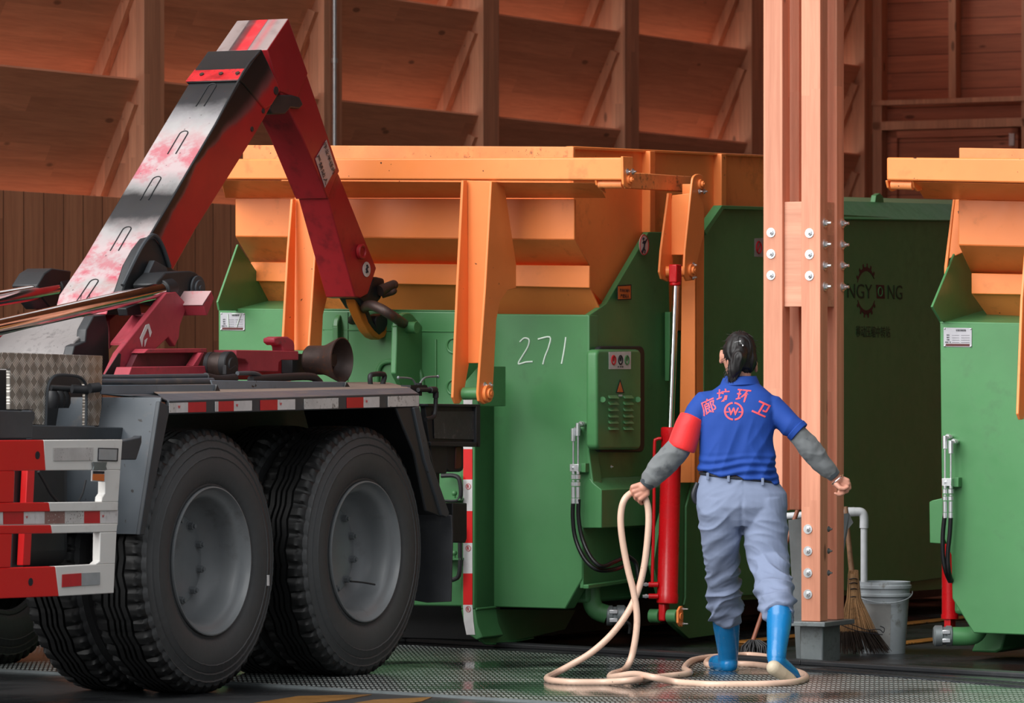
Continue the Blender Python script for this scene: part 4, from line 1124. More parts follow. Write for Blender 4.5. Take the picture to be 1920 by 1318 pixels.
# ---- flashings and pipes along the deck
for b_, q in ((-10.72, [(190, 722), (407, 721), (414, 738), (190, 739)]), (-10.80, [(396, 713), (650, 716), (656, 730), (402, 730)])):
    MB().prism(Bs(b_, q), -R * .008).build('deck_flashing', M['flashing'], tk, bevel=.002)
mb = MB()
for b_, q in ((-10.71, [(407, 721), (416, 739), (402, 739)]), (-10.79, [(650, 716), (660, 731), (645, 731)])): mb.prism(Bs(b_, q), -R * .06)
mb.build_each('flashing_end', M['black'], tk)
mb = MB(); mb.tube(Bs(-11.02, [(170, 707), (250, 707), (385, 705)]), .011, 12); mb.tube(Bs(-11.0, [(150, 716), (250, 716), (398, 714)]), .014, 12); mb.tube(Bs(-11.02, [(445, 700), (475, 700), (488, 705), (496, 716)]), .010, 12, smooth=4)
mb.build_each('air_pipe', M['deckgrey'], tk)
mb = MB(); mb.tube(Bs(-11.02, [(470, 712), (520, 708), (580, 706), (596, 714), (600, 720)]), .018, 12, smooth=4); mb.tube(Bs(-11.02, [(385, 707), (410, 712), (440, 709)]), .02, 12, smooth=4)
mb.build_each('rubber_hose', M['rubber'], tk)

# ---- rear fittings
mb = MB(); mb.tube(Bs(-10.95, [(695, 724), (694, 706), (700, 702), (714, 701), (721, 705), (716, 724)]), .012, 12, smooth=4)
mb.build('grab_handle', M['rubber'], tk)
mb = MB(); mb.tube(Bs(-10.70, [(747, 708), (771, 710), (779, 720)]), .0045, 8, smooth=3); mb.tube(Bs(-10.70, [(821, 706), (797, 708), (787, 720)]), .0045, 8, smooth=3)
mb.ball(B(747, 708, -10.70), .008, 10); mb.ball(B(821, 706, -10.70), .008, 10)
mb.build('valve_handle', M['steel'], tk)
mb = MB(); mb.cyl(B(784, 718, -10.70), B(784, 742, -10.70), .018, 16); mb.tube(Bs(-10.66, [(784, 731), (800, 731), (814, 732), (817, 742), (816, 770), (812, 782), (798, 786)]), .010, 12, smooth=4)
mb.cyl(B(806, 731, -10.66), B(816, 731, -10.66), .016, 12); mb.cyl(B(817, 734, -10.66), B(817, 746, -10.66), .014, 12)
mb.prism(Bs(-10.68, [(770, 722), (800, 722), (806, 735), (770, 735)]), -R * .05)
mb.build('valve_body', M['rubber'], tk)
cb_ = MB(); cb_.prism(Bs(-10.72, [(797, 757), (901, 758), (901, 838), (806, 836)]), -R * .03)
cb = cb_.build('rear_crossbar', M['black'], tk, bevel=.004)
M['bar_worn'] = paint('scuffed_bar', rgb(62, 62, 64), 0.4, 0.9, rgb(120, 118, 118), var=.2, scale=3)
MB().prism(Bs(-10.715, [(812, 771), (889, 771), (888, 824), (814, 822)]), R * .003).build('bar_face', M['bar_worn'], cb)
mb = MB(); mb.prism(Bs(-10.70, [(803, 757), (901, 758), (901, 763), (803, 762)]), -R * .05); mb.prism(Bs(-10.70, [(893, 760), (901, 760), (901, 838), (893, 838)]), -R * .05); mb.prism(Bs(-10.70, [(808, 828), (897, 829), (897, 838), (808, 836)]), -R * .05)
mb.build_each('bar_flange', M['black'], cb, bevel=.003)
MB().prism(Bs(-10.74, [(806, 822), (839, 824), (838, 888), (812, 888)]), -R * .14).build('lamp_bracket', M['black'], tk, bevel=.006)
lm = MB().prism(Bs(-10.74, rrect(837, 831, 870, 885, 8, 8)), -R * .12).build('rear_lamp', M['rubber'], tk, bevel=.008)
M['lens'] = plain('smoked_red_lens', rgb(96, 46, 40), 0.2)
MB().prism(Bs(-10.735, [(855, 838), (864, 837), (866, 842), (866, 874), (862, 879), (854, 879)]), -R * .02).build('lamp_lens', M['lens'], lm, bevel=.003)
MB().prism(Bs(-10.80, [(849, 943), (876, 943), (876, 1010), (873, 1018), (849, 1017)]), -R * .14).build('lower_bracket', M['black'], tk, bevel=.005)
MB().box(UR(19.55, -11.75, .80), U * .05, R * .95, Z * .10).build('tail_beam', M['black'], tk, bevel=.01)

# ---- side guard frame in red and white
BG = -10.40
def bar(pts_red, pts_white, name='guard_bar', parent=None, t=.035):
    mb = MB()
    if pts_red: mb.prism(Bs(BG, pts_red), -R * t, 0)
    if pts_white: mb.prism(Bs(BG, pts_white), -R * t, 1)
    return mb.build(name, [M['guard_red'], M['guard_white']], tk, bevel=.003)
bt = bar([(-70, 826), (82, 825), (86, 882), (-70, 884)], [(82, 825), (230, 824), (226, 881), (86, 882)])
bar([(-70, 943), (92, 942), (94.5, 959), (-70, 961)], [(92, 942), (222, 940.5), (221.5, 957.5), (94.5, 959)])
bar([(-70, 986), (96, 984.5), (98, 1000), (-70, 1002)], [(96, 984.5), (220.5, 982), (219, 997), (98, 1000)])
bb_ = bar([(-70, 1067), (104, 1062), (110.5, 1118), (-70, 1125)], [(104, 1062), (216, 1056), (213.5, 1112), (110.5, 1118)])
bar(None, [(198, 881), (226, 881), (222, 941), (191, 941), (192, 932), (197, 925)])
bar(None, [(188, 998), (219, 997), (216, 1057), (180, 1058), (187, 1052)])
bar([(-70, 883), (28, 883), (26, 942), (-70, 943)], None); bar([(-70, 1001), (23, 1001), (20, 1064), (-70, 1066)], None)
tb = MB().prism(Bs(BG - .01, [(-70, 960), (221.5, 957), (220.5, 984), (-70, 987)]), -R * .02).build('guard_bar', M['guard_white'], tk)
M['sticker_pink'] = paint('peeled_reflector', rgb(150, 112, 106), 0.5, 1.0, rgb(190, 180, 172), spots=1.2, spotcol=rgb(205, 200, 198), scale=3)
for x0, x1, m_ in ((-40, 5, 'sticker_white'), (6, 44, 'stick_red'), (44, 83, 'sticker_white'), (83, 121, 'sticker_pink'), (121, 157, 'sticker_worn'), (157, 187, 'stick_red'), (187, 220, 'sticker_white')):
    f0, f1 = x0 * -.012, x1 * -.012
    s_ = MB().prism(Bs(BG - .008, [(x0, 960 + f0), (x1, 960 + f1), (x1, 983 + f1), (x0, 983 + f0)]), R * .0015).build('reflector_strip', M[m_], tb, smooth=0)
    if m_ == 'sticker_white' and x0 > 0: text('reflector_print', 'W', B(x0 + 6, 970 + f0, BG - .006), U, Z, .010, M['stick_red'], s_)
MB().prism(Bs(BG + .002, [(100, 840), (175, 839), (174, 863), (100, 864)]), R * .0015).build('reflector_strip', M['sticker_worn'], bt, smooth=0)
MB().prism(Bs(BG + .002, [(184, 839.5), (221.5, 840.5), (220, 865), (183, 864)]), R * .002).build('reflector_frame', M['ink'], bt, smooth=0)
MB().prism(Bs(BG + .0045, [(186, 841.5), (219.5, 842.5), (218, 863), (185, 862)]), R * .0015).build('reflector_strip', M['plate_grey'], bt, smooth=0)
MB().prism(Bs(BG + .004, [(171.5, 866), (199, 866), (197, 874), (199, 881), (172, 882), (174, 875)]), R * .006).build('tag_bracket', M['steel'], bt, bevel=.002)
MB().prism(Bs(BG + .006, [(171, 882), (197, 882.5), (196, 903.5), (170.5, 902)]), R * .004).build('tag_bracket', M['white'], bt, smooth=0)
MB().prism(Bs(BG + .0115, [(174.5, 883), (195.5, 883.5), (195.5, 888), (174.5, 888)]), R * .001).build('tag_face', M['ink'], bt, smooth=0)
MB().prism(Bs(BG + .0115, [(174, 888.5), (195.5, 889), (195, 902), (173.5, 900)]), R * .001).build('tag_face', M['orange_sign'], bt, smooth=0)
MB().prism(Bs(BG + .002, [(116.5, 1077), (152, 1074.5), (152, 1098), (116, 1101)]), R * .002).build('reflector_strip', M['stick_red'], bb_, smooth=0)
MB().prism(Bs(BG + .002, [(152, 1074.5), (187, 1073), (187, 1096), (152, 1098)]), R * .002).build('reflector_strip', M['plate_grey'], bb_, smooth=0)
for (x, y), o_ in (((70.5, 853.5), bt), ((57.5, 1091), bb_)):
    mb = MB(); q = B(x, y, BG + .001); mb.cyl(q - R * .002, q + R * .001, .0155, 20); mb.build('guard_hole', M['ink'], o_, smooth=0)
mb = MB().prism(Bs(-10.62, [(52, 875), (66, 875), (57, 1060), (43, 1060)]), -R * .03); mb.build('guard_strut', M['guard_red'], tk, bevel=.003)
MB().prism(Bs(-10.66, [(28, 870), (50, 870), (44, 1065), (22, 1065)]), -R * .03).build('guard_strut', M['black'], tk, bevel=.003)
mb = MB(); mb.tube(Bs(-10.62, [(72, 884), (84, 905), (95, 925), (108, 942), (112, 960)]), .006, 8, smooth=4); mb.tube(Bs(-10.62, [(161, 900), (155, 925), (145, 945)]), .004, 8)
mb.build_each('brake_cable', M['rubber'], tk)
MB().prism(Bs(-10.45, [(222, 828), (262, 820), (266, 816), (266, 830), (256, 862), (222, 862)]), -R * .04).build('guard_bracket', M['chassis'], tk, bevel=.004)
MB().prism(Bs(-10.66, [(60, 797), (258, 802), (258, 824), (60, 824)]), -R * .03).build('step_rail', M['chassis'], tk, bevel=.004)
MB().prism(Bs(-10.60, [(-70, 767), (58, 771), (60, 769), (66, 772), (66, 786), (62, 792), (61, 822), (-70, 822)]), -R * .05).build('step_bracket', M['chassis'], tk, bevel=.006)
MB().prism(Bs(-10.90, [(60, 830), (200, 830), (196, 1050), (60, 1050)]), -R * .03).build('inner_liner', M['black'], tk)
MB().prism(Bs(-10.99, [(-90, 690), (190, 700), (190, 830), (-90, 830)]), -R * .25).build('valve_cabinet', M['black'], tk)

# ---- checker-plate cover
def alu_mat():
    m, nt, b = newmat('aluminium_checker')
    x, y, z = frame(nt)
    t = tread(nt, y, z, 0.052, 5)
    n1 = noiz(nt, wpos(nt), 5, 4)
    c = mixc(nt, t, rgb(138, 133, 126), rgb(222, 216, 208)); c = mixc(nt, mth(nt, 'MULTIPLY', sstep(nt, n1, .5, .72), .8), c, rgb(60, 56, 52))
    g = sstep(nt, y, U.dot(B(150, 700, -10.78)), U.dot(B(185, 700, -10.78)))
    c = mixc(nt, mth(nt, 'MULTIPLY', g, .5), c, rgb(168, 130, 98))
    L(nt, c, b.inputs['Base Color']); b.inputs['Metallic'].default_value = .35; b.inputs['Roughness'].default_value = .38
    bump(nt, b, t, .45, .003)
    return m
M['alu'] = alu_mat()
cov = [(-90, 657), (193, 667), (190, 799), (161, 798), (162, 735), (160, 719), (151, 708), (135, 704), (110, 703), (98, 709), (91, 722), (88, 745), (86, 797), (62, 796), (62, 768), (19, 768), (19, 692), (-90, 690)]
cv = MB().prism(Bs(-10.78, cov), -R * .02).build('checker_cover', M['alu'], tk, bevel=.003)
mb = MB(); mb.tube(Bs(-10.775, [(86, 797), (88, 745), (91, 722), (98, 709), (110, 703), (135, 704), (151, 708), (160, 719), (162, 735), (161, 798)]), .006, 8, smooth=3)
mb.build('cover_trim', M['chassis'], cv)
mb = MB(); mb.cyl(B(96, 727, -10.88), B(160, 731, -10.80), .012, 14); mb.cyl(B(135, 729, -10.80), B(165, 731, -10.76), .018, 14); mb.cyl(B(168, 728, -10.74), B(186, 726, -10.72), .020, 14)
mb.build('control_lever', M['rubber'], tk)
mb = MB()
for x in (98, 109, 119): mb.lathe([(0, 0), (.022, .0), (.03, .02), (.03, .05), (.02, .07), (0, .07)], B(x, 765, -10.86), Z, 16)
mb.build_each('control_knob', M['rubber'], tk)

# ---- arm materials
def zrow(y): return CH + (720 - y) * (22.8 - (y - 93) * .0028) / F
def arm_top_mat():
    m, nt, b = newmat('arm_top_wear_and_sheen')
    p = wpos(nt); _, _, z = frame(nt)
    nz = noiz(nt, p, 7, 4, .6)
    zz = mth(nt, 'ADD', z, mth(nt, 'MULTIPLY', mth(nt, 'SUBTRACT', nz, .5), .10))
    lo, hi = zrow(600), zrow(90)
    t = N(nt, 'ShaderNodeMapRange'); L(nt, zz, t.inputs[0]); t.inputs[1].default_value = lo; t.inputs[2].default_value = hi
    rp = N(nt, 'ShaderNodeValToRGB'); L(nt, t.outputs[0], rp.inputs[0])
    stops = [(595, (176, 96, 104)), (560, (178, 112, 120)), (534, (160, 146, 144)), (520, (180, 98, 110)), (490, (172, 132, 136)), (462, (182, 116, 124)), (436, (158, 150, 150)), (405, (44, 44, 46)), (372, (28, 29, 31)), (352, (140, 136, 136)), (325, (182, 120, 128)), (285, (182, 128, 134)), (255, (176, 162, 162)), (228, (148, 146, 148)), (196, (42, 43, 46)), (150, (26, 27, 29)), (92, (36, 37, 39))]  # pale grey and pink bands carry painted sky sheen along with wear
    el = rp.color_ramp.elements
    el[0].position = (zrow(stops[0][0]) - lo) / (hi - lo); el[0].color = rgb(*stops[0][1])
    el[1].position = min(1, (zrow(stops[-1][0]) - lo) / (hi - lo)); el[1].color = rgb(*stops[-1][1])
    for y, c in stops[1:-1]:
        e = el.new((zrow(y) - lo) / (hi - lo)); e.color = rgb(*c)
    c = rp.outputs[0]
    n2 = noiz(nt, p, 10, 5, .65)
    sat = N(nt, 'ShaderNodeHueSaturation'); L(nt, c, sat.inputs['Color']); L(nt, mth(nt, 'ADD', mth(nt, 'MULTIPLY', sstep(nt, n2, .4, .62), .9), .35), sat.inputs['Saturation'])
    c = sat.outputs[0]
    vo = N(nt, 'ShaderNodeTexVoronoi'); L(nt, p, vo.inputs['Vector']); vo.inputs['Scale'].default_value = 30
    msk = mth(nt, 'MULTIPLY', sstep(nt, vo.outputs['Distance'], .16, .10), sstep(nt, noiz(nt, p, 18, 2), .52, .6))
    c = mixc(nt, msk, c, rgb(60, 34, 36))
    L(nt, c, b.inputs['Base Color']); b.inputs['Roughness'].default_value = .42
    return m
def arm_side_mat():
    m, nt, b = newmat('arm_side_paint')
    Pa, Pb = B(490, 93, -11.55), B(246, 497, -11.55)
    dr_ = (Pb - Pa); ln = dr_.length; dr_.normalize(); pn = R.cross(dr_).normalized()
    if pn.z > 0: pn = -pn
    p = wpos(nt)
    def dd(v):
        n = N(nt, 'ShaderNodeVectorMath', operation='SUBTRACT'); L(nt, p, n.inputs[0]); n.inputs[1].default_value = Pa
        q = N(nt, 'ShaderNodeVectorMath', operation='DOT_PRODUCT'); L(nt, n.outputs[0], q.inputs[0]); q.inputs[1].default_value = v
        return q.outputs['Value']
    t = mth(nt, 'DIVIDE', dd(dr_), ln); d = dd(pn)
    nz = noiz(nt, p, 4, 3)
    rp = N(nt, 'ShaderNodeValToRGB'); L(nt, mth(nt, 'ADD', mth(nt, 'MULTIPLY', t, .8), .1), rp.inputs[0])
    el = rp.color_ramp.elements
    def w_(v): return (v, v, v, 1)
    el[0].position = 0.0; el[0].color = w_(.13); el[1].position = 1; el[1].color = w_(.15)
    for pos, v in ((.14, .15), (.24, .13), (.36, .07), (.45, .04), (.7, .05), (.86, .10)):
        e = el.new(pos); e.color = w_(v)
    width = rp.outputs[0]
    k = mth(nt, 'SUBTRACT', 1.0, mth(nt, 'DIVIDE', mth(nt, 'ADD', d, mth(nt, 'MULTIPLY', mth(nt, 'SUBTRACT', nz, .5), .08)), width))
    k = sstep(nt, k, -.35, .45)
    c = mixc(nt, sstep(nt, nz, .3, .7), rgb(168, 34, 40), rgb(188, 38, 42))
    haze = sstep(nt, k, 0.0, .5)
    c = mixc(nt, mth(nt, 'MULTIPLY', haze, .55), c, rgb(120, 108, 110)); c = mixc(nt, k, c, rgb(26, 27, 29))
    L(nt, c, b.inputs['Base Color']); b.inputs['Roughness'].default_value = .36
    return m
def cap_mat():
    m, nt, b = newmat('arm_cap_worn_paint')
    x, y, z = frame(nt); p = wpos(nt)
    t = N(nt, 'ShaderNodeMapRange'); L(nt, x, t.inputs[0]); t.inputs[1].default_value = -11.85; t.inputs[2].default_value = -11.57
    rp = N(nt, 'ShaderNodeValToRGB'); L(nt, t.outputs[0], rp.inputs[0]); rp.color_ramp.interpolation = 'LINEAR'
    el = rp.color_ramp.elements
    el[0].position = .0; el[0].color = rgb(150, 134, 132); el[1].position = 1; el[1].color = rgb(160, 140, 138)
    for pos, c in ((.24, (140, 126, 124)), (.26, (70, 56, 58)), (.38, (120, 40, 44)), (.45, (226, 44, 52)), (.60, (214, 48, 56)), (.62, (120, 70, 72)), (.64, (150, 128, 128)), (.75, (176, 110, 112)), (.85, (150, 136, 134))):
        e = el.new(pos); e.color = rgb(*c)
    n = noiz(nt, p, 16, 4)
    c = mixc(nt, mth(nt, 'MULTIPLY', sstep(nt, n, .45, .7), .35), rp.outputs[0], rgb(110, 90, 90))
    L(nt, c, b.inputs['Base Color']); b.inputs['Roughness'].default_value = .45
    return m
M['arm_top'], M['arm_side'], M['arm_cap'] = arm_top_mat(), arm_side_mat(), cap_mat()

def boom(name, b, w, poly, mats, top_edges, parent, bevel=.006):
    """side outline poly at plane b, w wide; the faces over top_edges take material 1"""
    pts = Bs(b, poly); n = len(pts); nr = Vector()
    vs = pts + [p - R * w for p in pts]
    mb = MB(); mb.v = vs
    mb.f = [list(range(n)), list(range(2 * n - 1, n - 1, -1))] + [[i, i + n, (i + 1) % n + n, (i + 1) % n] for i in range(n)]
    mb.m = [0, 0] + [1 if i in top_edges else 0 for i in range(n)]
    return mb.build(name, mats, parent, bevel)
BA = -11.55
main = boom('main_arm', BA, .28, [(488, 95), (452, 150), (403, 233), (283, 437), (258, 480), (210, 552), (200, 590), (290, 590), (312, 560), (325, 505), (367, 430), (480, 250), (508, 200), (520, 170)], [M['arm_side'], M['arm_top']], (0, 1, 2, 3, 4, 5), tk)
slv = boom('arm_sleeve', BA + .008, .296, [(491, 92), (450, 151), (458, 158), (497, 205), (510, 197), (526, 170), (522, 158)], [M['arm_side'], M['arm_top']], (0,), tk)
# red strip with bolts under the sleeve, long slots in the top face
pa, pb = B(469, 129, BA + .01), B(452, 151, BA + .01)
nrm = (pb - pa).cross(R).normalized()
if nrm.z < 0: nrm = -nrm
M['strip_red'] = paint('strip_red_worn', rgb(196, 40, 46), .35, .9, rgb(60, 52, 54), var=.3, scale=4)
ex = MB().prism([pa - R * .012, pa - R * .30, pb - R * .30, pb - R * .012], nrm * .008).build('cover_strip', M['strip_red'], slv, bevel=.002)
mb = MB()
for f in (.04, .13, .235): mb.cyl((pa + pb) / 2 - R * f + nrm * .006, (pa + pb) / 2 - R * f + nrm * .014, .011, 14)
mb.build_each('strip_bolt', M['rust'], slv)
def slot(y, L_):
    x = {182: 395, 270: 330, 355: 265, 450: 208, 548: 160}[y]
    c = B(x, y, BA - .14)
    # lie on the top face
    rd = {182: ((403, 233), (452, 150)), 270: ((283, 437), (403, 233)), 355: ((283, 437), (403, 233)), 450: ((258, 480), (283, 437)), 548: ((210, 552), (258, 480))}[y]
    r0, r1 = B(*rd[0], BA), B(*rd[1], BA); d_ = (r1 - r0).normalized()
    n_ = R.cross(d_); n_ = n_ if n_.z > 0 else -n_
    s = (c.z - r0.z) / d_.z; c = r0 + d_ * s - R * .14 + n_ * .0015
    pts = []
    for k in range(9): 
        a = PI * k / 8; pts.append(c + d_ * (L_ + .022 * math.sin(a)) - R * .022 * math.cos(a))
    pts = [c - R * .022 - d_ * L_] + pts + [c + R * .022 - d_ * L_]
    MB().tube(pts, .0028, 6).build('top_slot', M['rubber'], main)
for y in (182, 270, 355, 450, 548): slot(y, .07)
mb = MB()
q = B(517, 170, BA + .008); mb.cyl(q, q + R * .004, .02, 20)
for x, y in ((493, 208), (472, 242)): mb.cyl(B(x, y, BA), B(x, y, BA) + R * .004, .012, 16)
mb.build_each('arm_plug', M['black'], slv)
MB().tube(Bs(BA + .012, [(486, 98), (468, 118), (455, 138), (440, 165), (404, 234), (284, 438), (259, 482)]), .006, 8).build('edge_seam', M['rubber'], main)

# mast: upper box, lower box, cap
BMs = -11.57
mast = boom('hook_arm', BMs, .18, [(541, 36), (637, 321), (632, 330), (615, 373), (566, 255), (527, 178), (503, 100), (512, 80)], [M['red'], M['red']], (), tk)
cap = boom('arm_cap', BMs + .004, .284, [(541, 34), (501, 93), (507, 112), (525, 172), (556, 186), (578, 138)], [M['red'], M['arm_cap']], (0,), tk)
low = boom('hook_arm', BMs - .006, .165, [(632, 322), (636, 328), (706, 503), (690, 552), (676, 559), (666, 557), (615, 372), (600, 340)], [M['red'], M['red']], (), tk)
MB().prism(Bs(BMs + .02, [(518, 178), (548, 178), (562, 182), (569, 196), (562, 204), (545, 202), (535, 214), (512, 214), (505, 205)]), -R * .32).build('pivot_bracket', M['black'], tk, bevel=.006)
mb = MB(); q = B(675, 472, BMs); mb.tube([q + R * .012 + (U * math.cos(t) * 1.0 + Z * math.sin(t)) * .030 for t in [2 * PI * k / 24 for k in range(24)]], .008, 8, closed=True)
mb.cyl(q, q + R * .012, .036, 28); mb.build('lock_ring', M['red'], low)
q = B(687, 505, BMs - .004)
rs = MB().cyl(q, q + R * .002, .037, 30).build('round_sticker', M['white'], low)
mb = MB(); mb.ball(q + R * .004 + Z * .018, .006, 8, sc=(1, 1, 1)); mb.tube([q + R * .004 + Z * .010, q + R * .004 - Z * .002 - U * .003, q + R * .004 - Z * .018 - U * .008], .0045, 6); mb.tube([q + R * .004 - Z * .002, q + R * .004 - Z * .014 + U * .009], .0035, 6); mb.tube([q + R * .004 + U * .014 + Z * .012, q + R * .004 - U * .012 + Z * .0], .003, 6)
mb.build('sign_figure', M['ink'], rs)
ls = MB().prism(Bs(BMs + .003, [(612, 262), (629, 315), (609, 352), (591, 298)]), R * .0015).build('warning_label', M['plate_grey'], mast, smooth=0)
dv_ = (B(629, 315, BMs) - B(612, 262, BMs)).normalized(); upv = R.cross(dv_).normalized()
if upv.dot(B(612, 262, BMs) - B(591, 298, BMs)) < 0: upv = -upv
text('label_print', '作业半径内', B(617, 296, BMs + .006), dv_, upv, .030, M['ink'], ls, width=.17)
text('label_print', '严禁站人', B(604, 318, BMs + .006), dv_, upv, .030, M['ink'], ls, width=.16)
# hook
BHk = -11.625
hk = [(664, 556), (668, 572), (680, 600), (692, 622), (702, 633), (712, 637), (722, 632), (728, 618), (729, 603), (726, 594), (718, 589), (707, 592), (703, 600), (705, 610), (703, 617), (697, 612), (690, 596), (685, 578), (688, 556)]
M['hook_orange'] = paint('hook_orange', rgb(205, 120, 36), .4, .9, rgb(60, 40, 24), var=.15, scale=3)
hok = MB().prism(Bs(BHk, hk), -R * .055).build('hook', M['hook_orange'], tk, bevel=.006)
MB().prism(Bs(BHk + .004, [(707, 592), (718, 588), (727, 594), (728, 606), (722, 620), (712, 628), (703, 620), (692, 605), (684, 582), (686, 565), (693, 585), (700, 604), (705, 612), (704, 600)]), -R * .063).build('hook_grease', M['rubber'], hok, bevel=.006)
mb = MB().prism(Bs(BHk + .03, [(672, 556), (690, 553), (700, 522), (708, 519), (721, 522), (722, 530), (720, 545), (715, 560), (704, 574), (694, 580), (686, 578), (680, 568)]), -R * .12)
mb.build('hook_latch', M['rubber'], tk, bevel=.012, seg=3)
mb = MB(); mb.cyl(B(712, 545, BHk + .05), B(738, 533, BHk + .08), .028, 12, r1=.022); mb.ball(B(738, 534, BHk + .08), .024, 12); mb.ball(B(737, 545, BHk + .08), .020, 12); mb.cyl(B(716, 552, BHk + .04), B(736, 546, BHk + .08), .020, 12)
mb.build('latch_pin', M['rust'], tk)

# ---- lift cylinders
M['greasy_chrome'] = plain('greasy_chrome', (.80, .78, .76, 1), .08, 1.0)
def lift_cyl(p0, p1, b):
    a_, c_ = B(*p0, b), B(*p1, b); d_ = (c_ - a_); a_ = a_ - d_ * .6
    MB().cyl(a_, c_, .036, 40).build('piston_rod', M['greasy_chrome'], tk)
    n_ = d_.normalized()
    MB().cyl(c_ - n_ * .02, c_ + n_ * .06, .046, 32).build('rod_head', M['rubber'], tk, bevel=.006)
lift_cyl((0, 613), (306, 543), -11.37); lift_cyl((-40, 566), (108, 541), -12.03)
mb = MB().prism(Bs(-11.36, [(291, 533), (296, 526), (311, 511), (350, 508)] + arc(357, 533, 22, 25, 90, -60, 8) + [(345, 560), (325, 572), (316, 560), (300, 560)]), -R * .12)
cl_ = mb.build('clevis', M['black'], tk, bevel=.006)
q = B(369, 541, -11.355); mb = MB(); mb.cyl(q, q + R * .010, .058, 32); mb.cyl(q + R * .01, q + R * .02, .038, 28); mb.cyl(q + R * .02, q + R * .026, .015, 14); mb.build('clevis_pin', M['chassis'], cl_, bevel=.002)
MB().prism(Bs(-12.0, [(70, 535), (84, 512), (98, 503), (134, 508), (128, 560), (96, 580), (80, 560)]), -R * .14).build('clevis', M['black'], tk, bevel=.006)
# lower knuckle of the arm
MB().prism(Bs(-11.50, [(246, 497), (262, 468), (278, 447), (290, 444), (302, 458), (315, 490), (326, 505), (350, 512), (345, 560), (300, 575), (225, 560)]), -R * .05).build('arm_knuckle', M['black'], tk, bevel=.01)
MB().tube(Bs(-11.49, [(230, 535), (262, 470), (280, 445), (292, 443), (305, 462), (318, 500)]), .010, 8, smooth=4).build('knuckle_rim', M['chassis'], tk)
MB().prism(Bs(-11.46, [(268, 535), (290, 488), (312, 500), (318, 520), (300, 545)]), -R * .03).build('knuckle_plate', M['chassis'], tk, bevel=.003)
# arm foot: grey cranked box and black cheek
M['foot_grey'] = paint('arm_foot_grey', rgb(124, 119, 118), .5, .7, rgb(70, 66, 66), var=.12, spots=.6, scale=2)
MB().prism(Bs(-11.52, [(172, 594), (160, 622), (140, 640), (128, 668), (122, 720), (190, 720), (200, 640), (196, 594)]), -R * .42).build('arm_foot', M['foot_grey'], tk, bevel=.006)
MB().prism(Bs(-11.49, [(176, 592), (198, 590), (204, 615), (206, 720), (140, 720), (133, 675), (140, 648), (160, 640), (162, 618)]), -R * .05).build('foot_cheek', M['black'], tk, bevel=.005)
MB().prism(Bs(-12.0, [(0, 662), (-20, 640), (60, 600), (110, 575), (120, 620), (60, 700), (0, 700)]), -R * .10).build('far_cheek', M['red'], tk, bevel=.005)
MB().prism(Bs(-11.75, [(205, 600), (265, 545), (292, 545), (240, 610), (206, 655)]), -R * .05).build('inner_cheek', M['dusty_red'], tk, bevel=.004)
MB().prism([B(207, 643, -11.45), B(243, 643, -11.33), B(300, 585, -11.33), B(250, 588, -11.45)], -Z * .01).build('top_sheet', M['dusty_red'], tk)
MB().prism(Bs(-11.40, [(237, 578), (262, 568), (266, 590), (240, 592)]), -R * .05).build('stop_block', M['black'], tk, bevel=.004)
sa = MB().prism(Bs(-11.32, [(203, 702), (222, 662), (312, 549), (330, 547), (352, 572), (338, 610), (336, 632), (328, 650), (316, 632), (268, 677), (262, 671), (254, 672), (250, 684), (249, 704)]), -R * .03)
sb = sa.build('tilt_frame', M['dusty_red'], tk, bevel=.004)
MB().prism(Bs(-11.315, [(195, 704), (222, 662), (226, 664), (222, 704)]), R * .003).build('frame_dark_edge', M['rubber'], sb, smooth=0)  # dark strip on the lower end of the frame
mb = MB()
mb.prism(Bs(-11.318, [(262, 634), (273, 609), (277, 614), (268, 634), (266, 650)]), R * .002)
mb.prism(Bs(-11.318, [(273, 609), (279, 607), (284, 623), (281, 632), (278, 618)]), R * .002)
mb.prism(Bs(-11.318, [(271, 638), (276, 634), (271, 650)]), R * .002)
mb.build('frame_emblem', M['white'], sb, smooth=0)
M['pale_pink'] = paint('pale_pink_paint', rgb(178, 144, 145), .5, .8, rgb(196, 96, 104), var=.08, scale=2)  # paler pink for the sheet over the stop arm's upper face
MB().prism(Bs(-11.22, [(381, 573), (397, 546), (402, 560), (389, 592)]), -R * .26).build('stop_arm', M['dusty_red'], tk, bevel=.004)
MB().prism([B(380, 572, -11.218), B(396, 547, -11.218), B(396, 547, -11.218) - R * .255, B(380, 572, -11.218) - R * .255], Z * .004).build('stop_arm_top', M['pale_pink'], tk)

# ---- rear frame with its rollers
MB().prism(Bs(-11.28, [(262, 656), (388, 655), (388, 700), (240, 702)]), -R * .03).build('rear_frame', M['shaded_red'], tk)
MB().prism(Bs(-11.24, [(278, 654), (388, 653), (388, 661), (270, 662)]), -R * .07).build('frame_flange', M['dusty_red'], tk, bevel=.003)
MB().prism(Bs(-11.20, [(247, 688), (390, 686), (390, 707), (240, 708)]), -R * .08).build('frame_flange', M['dusty_red'], tk, bevel=.003)
MB().prism(Bs(-11.22, [(362, 686), (378, 661), (383, 661), (372, 686)]), -R * .04).build('frame_gusset', M['dusty_red'], tk, bevel=.002)
MB().prism(Bs(-11.22, [(443, 656), (560, 658), (560, 675), (528, 675), (523, 680), (522, 697), (469, 696), (467, 682), (460, 674), (443, 671)]), -R * .12).build('frame_box', M['dusty_red'], tk, bevel=.004)
MB().prism(Bs(-11.40, [(443, 665), (575, 665), (575, 712), (443, 712)]), -R * .12).build('frame_box', M['red'], tk, bevel=.004)
MB().prism(Bs(-11.24, [(514, 634), (522, 631), (540, 631), (550, 638), (553, 646), (553, 659), (531, 659), (530, 650), (527, 646), (520, 647), (514, 642)]), -R * .06).build('safety_hook', M['dusty_red'], tk, bevel=.006)
